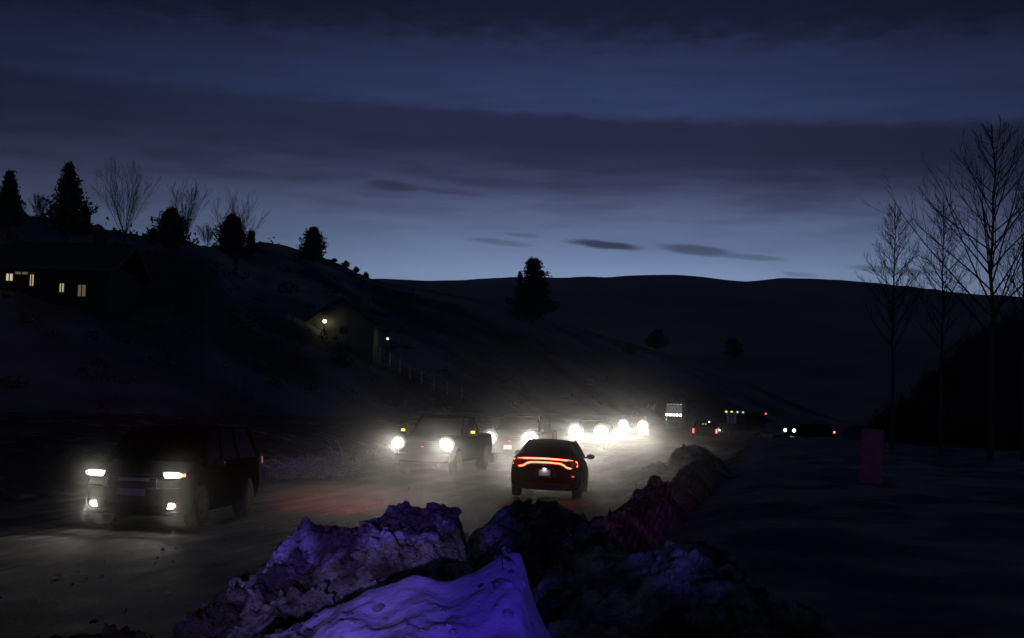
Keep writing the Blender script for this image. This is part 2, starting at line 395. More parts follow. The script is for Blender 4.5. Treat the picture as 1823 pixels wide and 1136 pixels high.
kk = lambda px: 3.15 / (.2 - (px - 911.5) / FPX)
crest_bank('snow_bank', 'long reddish snow ridge following the right road edge past the sedan',
           [(1040, 950), (1075, 925), (1105, 903), (1130, 880), (1150, 863), (1163, 853), (1176, 860), (1190, 862), (1205, 845), (1217, 832), (1240, 819), (1262, 816)],
           kk, DIRTY, 4.5, 1.8, .20, .9, .09, seed=14.7)
crest_bank('snow_bank', 'low dark snow hummocks right of the foreground slab',
           [(960, 1040), (1000, 1000), (1060, 985), (1120, 990), (1180, 985), (1215, 964), (1240, 966), (1290, 975), (1300, 1000), (1380, 1060), (1450, 1085)],
           12.4, BANK, 3.6, 2.5, .22, .8, .06, seed=21.)
crest_bank('snow_bank', 'low lumpy snow ridge on the road edge near the departing pickup truck',
           [(1190, 832), (1196, 812), (1205, 800), (1222, 792), (1235, 797), (1262, 806)], 58, BANK, 3.5, 2.5, .25, .6, .09, seed=31.)

# snow chunks lying about: separate lumps
def chunk_mesh(seed, r):
    bm = bmesh.new(); bmesh.ops.create_icosphere(bm, subdivisions=3, radius=r)
    for v in bm.verts:
        v.co *= 1 + .55 * fbm(v.co.x / r * 1.3 + seed, v.co.y / r * 1.3, v.co.z / r, 4, 1)
        v.co.z *= .75
    me = bpy.data.meshes.new('snow_chunk'); bmesh.ops.recalc_face_normals(bm, faces=bm.faces); bm.to_mesh(me); bm.free()
    for p in me.polygons: p.use_smooth = random.random() < .5
    me.materials.append(BANK); return me
CH = [chunk_mesh(i * 3.1, .12) for i in range(5)]
CHD = CH[2].copy(); CHD.materials.clear(); CHD.materials.append(DIRTY)
k_lab = [('small snow lump perched on the tip of the dark ridge right of the sedan', 1163, 851, 30.5, 1.5), ('snow lump left of the highest lump on the dark ridge', 1136, 873, 27.2, 1.0),
         ('snow clod standing at the left end of the violet pile crest', 548, 939, 14.4, .8), ('snow clod on top of the violet pile near its middle', 722, 901, 14.5, .8),
         ('snow clod at the right shoulder of the violet pile', 806, 907, 14.5, .7), ('rounded snow lump alone in the dark snow at bottom right', 1325, 1072, 11.5, 1.6),
         ('pale snow lump at the road edge below the departing pickup', 1222, 798, 56, 2.6), ('snow clod beside the tip of the blue slab', 905, 1000, 9.2, .45)]
for lab, px, py, Y, s_ in k_lab:
    o = bpy.data.objects.new('snow_chunk', CH[k_lab.index((lab, px, py, Y, s_)) % 5]); COL.objects.link(o)
    if Y > 20 and Y < 50: o.data = CHD
    o.location = at(px, py + 7, Y); o.scale = (s_ * .85, s_ * .85, s_ * .85)
    o.rotation_euler = (random.random(), random.random(), random.random() * 6); tag(o, lab, 'snow lump', 'loose snow lumps')
# crumbs broken off the banks, and grit on the road
def crumbs(name, label, mt, spots, seed):
    rnd = random.Random(seed); bm = bmesh.new()
    for (p, r) in spots:
        q = bmesh.ops.create_icosphere(bm, subdivisions=1, radius=1)['verts']
        sx, sy, sz = r * rnd.uniform(.7, 1.5), r * rnd.uniform(.7, 1.4), r * rnd.uniform(.5, 1.0); rz = Matrix.Rotation(rnd.random() * 6.28, 3, 'Z') @ Matrix.Rotation(rnd.random() * 1.2, 3, 'X')
        for v in q: v.co = p + rz @ Vector((v.co.x * sx * rnd.uniform(.65, 1.2), v.co.y * sy * rnd.uniform(.65, 1.2), v.co.z * sz * rnd.uniform(.65, 1.2)))
    o = obj(name, bm, mt); tag(o, label, 'snow', kind='stuff')
_dg = bpy.context.evaluated_depsgraph_get(); _dg.update(); rnd = random.Random(77); sp_ = []
while len(sp_) < 2600:
    px, py = rnd.uniform(300, 1440), rnd.uniform(880, 1150); d = (_F + RV * ((px - CX) / FPX) + UV * ((CY - py) / FPX)).normalized()
    hit, loc, nrm, _, ob, _ = sc.ray_cast(_dg, CAM, d)
    if not hit or not ob.name.startswith('snow_bank'): sp_.append((Vector((0, -50, -5)), .01)); continue
    if loc.y < 10.2 and loc.x > -1.2 and rnd.random() < .94: sp_.append((Vector((0, -50, -5)), .01)); continue
    sp_.append((loc, min(.085, .012 + rnd.expovariate(1 / .016))))
sp_ = [a for a in sp_ if a[0].z > -4]
crumbs('snow_crumbs', 'small broken snow crumbs scattered over the ploughed banks', BANK, sp_, 3)
sp_ = []
for i in range(420):
    y_ = rnd.uniform(16, 48); n_ = rnd.choice((rnd.uniform(-3.6, 9), rnd.gauss(8.2, .7), rnd.gauss(2.6, .5))); sp_.append((Vector((lane_x(y_) + n_, y_, .01)), .006 + min(.03, rnd.expovariate(1 / .006))))
crumbs('road_slush', 'small bits of frozen slush lying on the road', SNOW, sp_, 4)
# lit rubble of snow piled at the far junction, right of the sign
for i, (px, py, s_, lab) in enumerate(((1366, 779, 6.5, 'broad pale snow heap at the far junction'), (1381, 781, 5.5, 'right hand pale snow heap at the far junction'), (1395, 783, 4.5, 'lowest grey snow heap before the parked car'), (1352, 783, 5, 'small snow heap nearest the road sign'))):
    o = bpy.data.objects.new('snow_heap', CH[i]); COL.objects.link(o); o.location = at(px, py, 118); o.scale = (s_, s_, s_ * .9)
    o.rotation_euler = (0, 0, i * 1.9); tag(o, lab, 'snow heap', 'snow heaps at the far junction')

# ------------------------------------------------------------------ hills
def hill(name, label, prof, Yc, foot, mat_, step=6, nf=26, back=1.5, rough=.02, fsc=.05, px0=None, px1=None, amp_sky=0.):
    px0 = px0 if px0 is not None else prof[0][0]; px1 = px1 if px1 is not None else prof[-1][0]
    cols = int((px1 - px0) / step) + 1; P = []; nb = 6
    for j in range(nf + nb):
        for i in range(cols):
            px = px0 + i * step; yc = Yc(px) if callable(Yc) else Yc
            c = at(px, interp(prof, px), yc); ft = foot(px) if callable(foot) else foot
            kx = (px - CX) / FPX
            if j < nf:
                t = j / (nf - 1); Y = lerp(ft, yc, t); e = t ** 1.15 * .6 + .4 * sstep(0, 1, t)
                z = -.6 + (c.z + .6) * e
                z += (c.z + 3) * rough * fbm(c.x / c.y * Y, Y, 4.4, 5, fsc) * min(1, 6 * t * (1 - t) + .05)
                if j == nf - 1: z += amp_sky * fbm(px * .05, 3.3, 1.1, 5)
                P.append((c.x / c.y * Y, Y, z))
            else:
                t = (j - nf + 1) / nb; Y = yc * (1 + (back - 1) * t)
                P.append((c.x / c.y * Y, Y, c.z * (1 - t * t) - 3 * t))
    o = grid_mesh(name, P, cols, nf + nb, mat_); tag(o, label, kind='structure'); return o
near_prof = [(-700, 330), (-300, 360), (0, 384), (80, 386), (160, 402), (260, 419), (340, 431), (372, 441), (440, 437), (475, 432), (505, 437), (560, 454), (600, 468), (640, 487), (664, 497),
             (700, 506), (760, 516), (850, 532), (950, 556), (1050, 590), (1150, 618), (1250, 650), (1350, 690), (1450, 735), (1560, 770)]
def nearYc(px): return interp([(-700, 125), (372, 140), (470, 200), (664, 240), (900, 250), (1560, 300)], px)
def nearFoot(px): return interp([(-700, 36), (0, 40), (350, 52), (600, 62), (800, 90), (1000, 140), (1200, 200), (1560, 270)], px)
hill('hill', 'dark scrubby hillside rising left of the road', near_prof, nearYc, nearFoot, HILL, step=7, nf=60, rough=.035, fsc=.035, amp_sky=.35)
far_prof = [(-1500, 640), (-600, 560), (0, 520), (400, 505), (640, 497), (680, 496), (760, 500), (820, 499), (900, 496.5), (1000, 497.5), (1080, 495), (1130, 492), (1200, 491), (1250, 494), (1290, 499), (1335, 502),
            (1380, 496), (1450, 496), (1500, 500), (1560, 506), (1640, 515), (1700, 522), (1760, 528), (1823, 534), (2100, 560), (2600, 640), (3400, 700)]
hill('hill', 'long smooth snowy mountain ridge across the horizon', far_prof, 1400, lambda px: interp([(-1500, 420), (1000, 420), (1823, 330), (3400, 330)], px), MOUNT, step=14, nf=40, rough=.05, fsc=.006)
hill('hill', 'low dark wooded rise on the right behind the bare trees', [(1500, 765), (1570, 750), (1640, 705), (1700, 655), (1760, 610), (1820, 585), (1900, 570), (2200, 540), (2800, 640)], 150, 72, mat('dark_scrub_slope', (.06, .058, .058), .95, var=.4, vs=.2, bump=.8, bs=1.5), step=12, nf=30, rough=.05, fsc=.05, amp_sky=.6)

# ------------------------------------------------------------------ trees
def hz(px, Y):
    """height of the terrain: looked up by casting onto the near hill"""
    dg = bpy.context.evaluated_depsgraph_get(); p = at(px, 600, Y)
    hit, loc, *_ = sc.ray_cast(dg, Vector((p.x, Y, 400)), Vector((0, 0, -1)))
    return Vector((p.x, Y, loc.z if hit else 0))
def hit_at(px, py):
    dg = bpy.context.evaluated_depsgraph_get(); dg.update(); d = (_F + RV * ((px - CX) / FPX) + UV * ((CY - py) / FPX)).normalized()
    hit, loc, *_ = sc.ray_cast(dg, CAM + d * 20, d); return loc if hit else at(px, py, 150)
def conifer(px, top, wpx, Y, label, base_py=None, seed=1, ragged=.5, blunt=.5, dens=1., lean=0, extra=None):
    rnd = random.Random(seed); b0 = hit_at(px, base_py) if base_py else (hz(px, Y) if Y else hit_at(px, top + wpx * .8)); Y = b0.y; tp = at(px, top, Y); H = tp.z - b0.z; half = wpx / 2 / FPX * Y
    root = empty('conifer_tree', b0, label=label, cat='tree', group='dark evergreen trees on the hillside')
    bm = bmesh.new(); add_tube(bm, [(0, 0, -.5), (0, 0, H * .5), (0, 0, H * .93)], [.035 * H, .022 * H, .005 * H], 7); obj('trunk', bm, BARK, root)
    bm = bmesh.new(); nl = int(46 * dens) + 8
    for i in range(nl):
        t = (i + rnd.random()) / nl; zz = H * (.08 + .90 * t)
        env = half * ((1 - t) ** blunt) * (.55 + .45 * min(1, t * 6 + .4)) * (1 + .75 * (noise.noise(Vector((i * .42, seed * 3.3, 0)))))
        for k in range(rnd.randint(4, 7)):
            a = rnd.random() * 6.283; L = env * rnd.uniform(1 - ragged, 1.05) + .1
            up = rnd.uniform(.0, .5)
            for q in range(int(16 + 14 * L)):
                s_ = rnd.random() ** .6; c = Vector((math.cos(a) * L * s_, math.sin(a) * L * s_, zz + up * L * s_ + rnd.gauss(0, .04 * half + .05)))
                c += Vector((rnd.gauss(0, 1), rnd.gauss(0, 1), rnd.gauss(0, .6))) * half * .07
                sz = rnd.uniform(.025, .07) * half + .04
                d = Vector((rnd.gauss(0, 1), rnd.gauss(0, 1), rnd.gauss(0, .8))).normalized(); e = d.cross(Vector((rnd.gauss(0, 1), rnd.gauss(0, 1), rnd.gauss(0, 1)))).normalized()
                v = [bm.verts.new(c + d * sz), bm.verts.new(c - d * sz * .6 + e * sz * .7), bm.verts.new(c - d * sz * .6 - e * sz * .7)]
                bm.faces.new(v)
    me = bpy.data.meshes.new('crown'); bm.to_mesh(me); bm.free(); link_mesh('crown', me, NEEDLE, root)
    return root
conifer(13, 306, 74, 118, base_py=412, label='conical evergreen cut by the left frame edge', seed=3, blunt=.9)
conifer(118, 292, 92, 122, base_py=422, label='tallest pointed evergreen on the left ridge above the lit windows', seed=5, blunt=.78, ragged=.6)
conifer(150, 366, 26, 122, base_py=420, label='small evergreen at the right foot of the tallest left one', seed=6, blunt=.6)
conifer(303, 374, 70, 132, base_py=442, label='rounded evergreen between two bare trees on the ridge', seed=8, blunt=.5)
conifer(273, 408, 18, 132, base_py=436, label='tiny evergreen left of the rounded one', seed=9, blunt=.5)
conifer(411, 384, 72, 136, base_py=456, label='evergreen in front of the bare crown at the ridge dip', seed=12, blunt=.6)
conifer(446, 412, 26, 137, base_py=455, label='small evergreen at the right of the ridge dip', seed=13, blunt=.5)
conifer(556, 407, 56, 190, base_py=466, label='ragged lone evergreen on the descending ridge', seed=17, blunt=.5, ragged=.7)
conifer(949, 462, 78, 165, base_py=574, label='broad lone evergreen standing above the far ridge at the centre', seed=21, blunt=.5, dens=1.0, ragged=.75)
conifer(923, 482, 20, 164, base_py=570, label='small evergreen hugging the left side of the central lone tree', seed=22, blunt=.5)
for i, (px, Y, tpx, w) in enumerate(((612, 225, 466, 14), (630, 230, 476, 12), (648, 232, 486, 12), (590, 220, 462, 10), (1168, None, 588, 44), (1306, None, 604, 40), (1120, None, 612, 26), (1225, None, 712, 30))):
    conifer(px, tpx, w, Y, ['small scrub pine highest in the row on the ridge slope', 'second scrub pine down the ridge slope', 'lowest scrub pine where the ridges meet', 'scrub pine left of the slope row',
            'dark scrub tree above the brightest headlights', 'dark round scrub tree above the box truck', 'small dark scrub bush left of the scrub tree', 'scrub bush behind the semi truck'][i], seed=30 + i, blunt=.4, dens=.25)

def grow(bm, bt, rnd, p, d, L, r, lvl, sides, spread, up, kids):
    """a limb: wandering tube, children along it"""
    n = 5 if lvl < 2 else 3; pts = [p.copy()]; rad = [r]; q = p.copy(); dd = d.copy()
    for i in range(n):
        dd = (dd + Vector((rnd.gauss(0, .07), rnd.gauss(0, .07), up * .12 + rnd.gauss(0, .04)))).normalized(); q = q + dd * L / n
        pts.append(q.copy()); rad.append(r * (1 - .82 * (i + 1) / n))
    add_tube(bm if lvl < 2 else bt, pts, [max(x, .006) for x in rad], sides if lvl < 2 else 3, cap=False)
    if lvl >= 3: return
    nk = kids[lvl]
    for k in range(nk):
        t = .16 + .8 * (k + rnd.random() * .6) / nk; f = t * n; i = min(n - 1, int(f)); c = pts[i].lerp(pts[i + 1], f - i)
        ax = (pts[i + 1] - pts[i]).normalized(); a = rnd.random() * 6.283; s_ = ax.cross(Vector((0, 0, 1)) if abs(ax.z) < .95 else Vector((1, 0, 0))).normalized(); tt = ax.cross(s_)
        side = s_ * math.cos(a) + tt * math.sin(a); ang = rnd.uniform(.7, 1.25) * spread
        nd = (ax * math.cos(ang) + side * math.sin(ang)); nd.z += .15; nd.normalize()
        grow(bm, bt, rnd, c, nd, L * rnd.uniform(.34, .52) * (1.05 - .55 * t), max(r * .42 * (1 - .6 * t), .008), lvl + 1, sides, spread, up, kids)
def bare_tree(px, top, wpx, Y, label, seed, kind='leader', start=.3, base=None, thick=1.):
    rnd = random.Random(seed); b0 = base if base is not None else hz(px, Y); H = at(px, top, Y).z - b0.z; half = wpx / 2 / FPX * Y
    root = empty('bare_tree', b0, label=label, cat='tree', group='leafless trees against the dusk sky')
    tm = bmesh.new(); bm = bmesh.new(); bt = bmesh.new()
    if kind == 'leader':
        n = 14; pts = [Vector((0, 0, -.3))]; 
        for i in range(n): pts.append(Vector((.012 * H * noise.noise(Vector((i * .5, seed, 0))), .012 * H * noise.noise(Vector((i * .5, seed, 5))), H * (i + 1) / n)))
        r0 = .0105 * H * thick; add_tube(tm, pts, [max(.02, r0 * (1 - .93 * i / n)) for i in range(n + 1)], 8)
        nb = 44
        for k in range(nb):
            t = start + (.97 - start) * (k / nb) ** .85; f = t * n; i = min(n - 1, int(f)); c = pts[i].lerp(pts[i + 1], f - i)
            a = k * 2.4 + rnd.uniform(-.3, .3); env = half * (1 - ((t - start) / (1 - start)) ** 1.15) * 1.25 + .03 * H
            L = min(env / math.sin(.75), H * 1.25 * (1.03 - t)) * rnd.uniform(.72, 1.12)
            ang = rnd.uniform(.62, .95); nd = Vector((math.cos(a) * math.sin(ang), math.sin(a) * math.sin(ang), math.cos(ang)))
            grow(bm, bt, rnd, c, nd, L, max(.016, r0 * .46 * (1 - t * .75)), 1, 5, .62, .60, (0, 8, 3))
    else:
        add_tube(tm, [(0, 0, -.3), (0, 0, H * .05), (0, 0, H * .12)], [.016 * H * thick, .013 * H * thick, .011 * H * thick], 7)
        ns = 13
        for k in range(ns):
            a = k * 2.4; ang = lerp(.08, math.atan2(half, H * .8) * 1.05, (k / ns) ** .6)
            nd = Vector((math.cos(a) * math.sin(ang), math.sin(a) * math.sin(ang), math.cos(ang)))
            grow(bm, bt, rnd, Vector((0, 0, H * .06 + .02 * H * rnd.random())), nd, H * rnd.uniform(.78, .97), .0062 * H * thick, 1, 4, .42, .25, (0, 12, 5))
    obj('trunk', tm, BARK, root); obj('branches', bm, BARK, root)
    tw = obj('twigs', bt, BARK, root); tw['kind'] = 'stuff'
    return root
bare_tree(1765, 222, 300, 62, 'tallest leafless tree with a straight trunk at right', 41, start=.34)
bare_tree(1590, 362, 112, 74, 'small leafless tree leftmost of the right hand group', 43, start=.40, thick=.8)
bare_tree(1677, 352, 120, 70, 'slender leafless tree between the small one and the tallest', 44, start=.38, thick=.8)
bare_tree(1822, 330, 130, 66, 'leafless tree at the right frame edge', 47, start=.36, thick=.8)
bare_tree(214, 298, 112, 126, 'wide fan shaped leafless tree right of the tallest evergreen', 61, 'fan', thick=.7)
bare_tree(322, 330, 62, 134, 'leafless tree rising behind the rounded evergreen', 62, 'fan', thick=.7)
bare_tree(415, 350, 84, 139, 'leafless crown behind the evergreen at the ridge dip', 63, 'fan', thick=.7)
bare_tree(362, 400, 50, 138, 'short leafless thicket in the ridge dip', 64, 'fan', thick=.7)
bare_tree(60, 345, 46, 120, 'sparse leafless shrub between the two left evergreens', 65, 'fan', thick=.6)

# ------------------------------------------------------------------ houses on the hill
WALLB = mat('pale_siding', (.15, .14, .13), .85, var=.2, vs=1.5)
WALLP = mat('dark_siding', (.018, .017, .016), .8, var=.15, vs=2); ROOFM = mat('snowy_roof', (.06, .058, .06), .8, var=.2, vs=.8)
WIN_A = mat('lit_window_bright', (.8, .7, .4), .5, emit=(1., .80, .38), es=.42); WIN_B = mat('lit_window_dim', (.8, .7, .4), .5, emit=(1., .78, .4), es=.09)
WIN_C = mat('lit_window_pale', (.8, .8, .6), .5, emit=(1., .86, .55), es=.55); FRAME = mat('window_frame', (.06, .055, .05), .6)
def house(loc, rz, w, d, h, rh, label, wins, gable_front=False):
    WALLP = WALLB if gable_front else _M['dark_siding']
    root = empty('house', loc, rz, label=label, cat='house')
    bm = bmesh.new(); add_box(bm, Vector((0, 0, h / 2 - 1)), (w, d, h + 2)); obj('wall', bm, WALLP, root)
    bm = bmesh.new(); ov = .6
    if gable_front:
        prof = [(-w / 2 - ov, h - .2), (0, h + rh), (w / 2 + ov, h - .2), (w / 2 + ov, h - .45), (0, h + rh - .25), (-w / 2 - ov, h - .45)]; ys = (-d / 2 - ov, d / 2 + ov)
        vs = [[bm.verts.new((x, yy, z)) for x, z in prof] for yy in ys]
        g2 = bmesh.new(); a = [[g2.verts.new(p) for p in ((-w / 2, yy, h - .002), (w / 2, yy, h - .002), (0, yy, h + rh - .3))] for yy in (-d / 2 + .02, d / 2 - .02)]
        g2.faces.new(a[0]); g2.faces.new(a[1][::-1])
        for i in range(3): g2.faces.new((a[0][i], a[0][(i + 1) % 3], a[1][(i + 1) % 3], a[1][i]))
        obj('gable', g2, WALLP, root)
    else:
        prof = [(-d / 2 - ov, h - .1), (0, h + rh), (d / 2 + ov, h - .1), (d / 2 + ov, h - .35), (0, h + rh - .25), (-d / 2 - ov, h - .35)]; xs = (-w / 2 - ov, w / 2 + ov)
        vs = [[bm.verts.new((xx, y_, z)) for y_, z in prof] for xx in xs]
    n = len(prof); bm.faces.new(vs[0]); bm.faces.new(vs[1][::-1])
    for i in range(n): bm.faces.new((vs[0][i], vs[0][(i + 1) % n], vs[1][(i + 1) % n], vs[1][i]))
    rf = obj('roof', bm, ROOFM, root); box('chimney', (w * .25, 0, h + rh), (.7, .7, 1.6), WALLP, rf)
    for (x, z, ww, hh, mt) in wins:
        f = box('window', (x, -d / 2 - .03, z), (ww + .2, .08, hh + .2), FRAME, root)
        bm = bmesh.new(); add_box(bm, Vector((x, -d / 2 - .085, z)), (ww, .03, hh)); obj('pane', bm, mt, f)
        box('mullion', (x, -d / 2 - .115, z), (.06, .03, hh), FRAME, f)
    return root
hA = hit_at(95, 530); YA = hA.y - 1.5; s_ = FPX / YA; pA0 = at(95, 505, YA)
def wx(px): return (px - 95) / s_
def wz(py): return 1.55 - (py - 505) / s_
house((pA0.x, YA + 3.5, pA0.z - 1.55), 0, 200 / s_, 7, 2.7, 1.7, 'long low house with four lit windows at the far left', [
    (wx(17), wz(496), 11 / s_, 12 / s_, WIN_C), (wx(57), wz(500), 6 / s_, 20 / s_, WIN_A), (wx(111), wz(512), 7 / s_, 15 / s_, WIN_A), (wx(147), wz(516), 13 / s_, 20 / s_, WIN_B), (wx(38), wz(488), 22 / s_, 4 / s_, WIN_B)])
hB = hit_at(620, 618); YB = hB.y - .5; sB = FPX / YB; pB = at(612, 618, YB)
house((pB.x, YB + 4, pB.z), R(-5), 120 / sB, 8, 44 / sB, 46 / sB, 'gabled hillside house with a bright porch lamp, halfway up the hill', [(.3, 30 / sB, .6, .5, mat('unlit_pane', (.03, .03, .04), .2))], gable_front=True)
LAMPW = mat('porch_lamp_lit', (.9, .9, .6), .4, emit=(1., .97, .50), es=9)
LAMP2 = mat('yard_lamp_glow', (.8, .8, .6), .4, emit=(1., .93, .7), es=1.0)
def lamp_thing(name, loc, label, r, mt, power, colr):
    root = empty(name, loc, label=label, cat='lamp')
    bm = bmesh.new(); add_tube(bm, [(0, 0, -1.6), (0, 0, -.1)], .05, 8); obj('post', bm, PLASTIC, root)
    bm = bmesh.new(); bmesh.ops.create_icosphere(bm, subdivisions=2, radius=r); obj('globe', bm, mt, root, True)
    bm = bmesh.new(); bmesh.ops.create_cone(bm, cap_ends=True, segments=12, radius1=r * 1.6, radius2=.02, depth=r * .8, matrix=Matrix.Translation((0, 0, r * 1.3))); obj('lamp_hood', bm, PLASTIC, root)
    ld = bpy.data.lights.new(name + '_light', 'POINT'); ld.energy = power; ld.color = colr; ld.shadow_soft_size = r
    lo = bpy.data.objects.new('bulb_light', ld); COL.objects.link(lo); lo.parent = root; lo.location = (0, 0, -r * 1.6)
    return root
lamp_thing('porch_lamp', at(578, 572, YB - .6), 'brightest yellowish lamp by the gabled hillside house', 3.2 / sB, LAMPW, 2.2, (1, .95, .6))
lamp_thing('yard_lamp', at(690, 603, YB + 1), 'dim yard lamp beside the shrub right of the gabled house', 2.5 / sB, LAMP2, 6, (1, .93, .75))

# ------------------------------------------------------------------ wire fence slanting down the slope under the gabled house
FP = [hit_at(px, py) for px, py in ((676, 642), (694, 652), (712, 664), (730, 674), (750, 684), (772, 694), (796, 703), (822, 712))]
rt = empty('wire_fence', FP[0], label='wire fence with wooden posts slanting down the slope below the gabled house', cat='fence')
for i, p in enumerate(FP):
    bm = bmesh.new(); add_tube(bm, [p - FP[0] - Vector((0, 0, .3)), p - FP[0] + Vector((0, 0, 1.25))], .06, 6); obj('post', bm, TWIG, rt)
for h_ in (.45, .8, 1.15):
    bm = bmesh.new(); add_tube(bm, [p - FP[0] + Vector((0, 0, h_)) for p in FP], .012, 3, False); obj('wire', bm, TWIG, rt)

# ------------------------------------------------------------------ vehicles
def loft(name, secs, mt, parent, sub=2, cuts=None):
    """secs: stations front->back, each a list of half-section points (x>=0) bottom to top; mirrored; arches cut out"""
    bm = bmesh.new(); rows = []
    for s in secs:
        half = [Vector(p) for p in s]; full = [Vector((-p.x, p.y, p.z)) for p in half[::-1] if p.x > 1e-6] + half
        # start at left-top ... bottom ... right-top
        rows.append([bm.verts.new(p) for p in full])
    n = len(rows[0])
    for a, b_ in zip(rows, rows[1:]):
        for i in range(n - 1): bm.faces.new((a[i], a[i + 1], b_[i + 1], b_[i]))
        bm.faces.new((a[n - 1], a[0], b_[0], b_[n - 1]))
    bm.faces.new(rows[0]); bm.faces.new(rows[-1][::-1])
    o = obj(name, bm, mt, parent, True)
    if sub:
        md = o.modifiers.new('s', 'SUBSURF'); md.levels = sub; md.render_levels = sub
    if cuts:
        cbm = bmesh.new()
        for (x, y_, z, r, w) in cuts:
            bmesh.ops.create_cone(cbm, cap_ends=True, segments=28, radius1=r, radius2=r, depth=w, matrix=Matrix.Translation((x, y_, z)) @ Matrix.Rotation(R(90), 4, 'Y'))
        cme = bpy.data.meshes.new('cut'); cbm.to_mesh(cme); cbm.free(); co = bpy.data.objects.new('cut', cme); COL.objects.link(co)
        if parent: co.parent = parent
        md = o.modifiers.new('b', 'BOOLEAN'); md.object = co; md.operation = 'DIFFERENCE'; md.solver = 'EXACT'
        dg = bpy.context.evaluated_depsgraph_get(); dg.update(); me = bpy.data.meshes.new_from_object(o.evaluated_get(dg))
        o.modifiers.clear(); o.data = me; bpy.data.objects.remove(co)
        for p in me.polygons: p.use_smooth = True
        try:
            me.set_sharp_from_angle(angle=R(38))
        except Exception: pass
    return o
def wheel(parent, x, y_, r, w, side, spokes=10):
    root = None
    bm = bmesh.new(); a = w / 2
    add_lathe_x(bm, [(-a, r * .66), (-a, r * .86), (-a * .86, r * .965), (-a * .5, r), (a * .5, r), (a * .86, r * .965), (a, r * .86), (a, r * .66)], x, y_, r, 32)
    t = obj('wheel', bm, RUBBER, parent, True)
    try: t.data.set_sharp_from_angle(angle=R(35))
    except Exception: pass
    bm = bmesh.new(); xo = x + side * (a - .02)
    add_lathe_x(bm, [(-.02, r * .64), (.0, r * .66), (.018, r * .64), (.018, r * .58), (-.01, r * .56)], xo, y_, r, 28)
    for k in range(spokes):
        an = 2 * math.pi * k / spokes
        add_box(bm, Vector((xo, y_ + math.cos(an) * r * .33, r + math.sin(an) * r * .33)), (.03, r * .56, r * .07), Matrix.Rotation(an, 3, 'X'))
    add_lathe_x(bm, [(-.02, .07), (.028, .06), (.03, .02)], xo, y_, r, 12)
    obj('rim', bm, RIM, t)
    return t
def spot(parent, loc, energy, ang=75, col=(1, .94, .86), tilt=2.0, yaw=0., blend=.9, size=.05, soft=None, flat=1.):
    ld = bpy.data.lights.new('beam', 'SPOT'); ld.energy = energy; ld.color = col; ld.spot_size = R(ang); ld.spot_blend = blend; ld.shadow_soft_size = size
    o = bpy.data.objects.new('beam', ld); COL.objects.link(o)
    if parent: o.parent = parent
    o.location = loc; o.rotation_euler = (R(90 - tilt), 0, R(yaw)); o.scale = (1, flat, 1)     # looks along local +Y
    return o
def lens_ellip(name, c, sx, sz, dy, mt, parent, seg=14):
    bm = bmesh.new(); bmesh.ops.create_uvsphere(bm, u_segments=seg, v_segments=8, radius=1, matrix=Matrix.Translation(c) @ Matrix.Diagonal((sx, dy, sz, 1)))
    return obj(name, bm, mt, parent, True)
def poly_slab(name, pts, y_, th, mt, parent, curve=None):
    """pts (x,z) polygon in the plane y, thickness th towards +y when positive"""
    bm = bmesh.new(); f = (lambda x: curve(x)) if curve else (lambda x: 0)
    a = [bm.verts.new((x, y_ + f(x), z)) for x, z in pts]; b_ = [bm.verts.new((x, y_ + f(x) - th, z)) for x, z in pts]
    bm.faces.new(a); bm.faces.new(b_[::-1])
    for i in range(len(pts)): bm.faces.new((a[i], a[(i + 1) % len(pts)], b_[(i + 1) % len(pts)], b_[i]))
    return obj(name, bm, mt, parent)
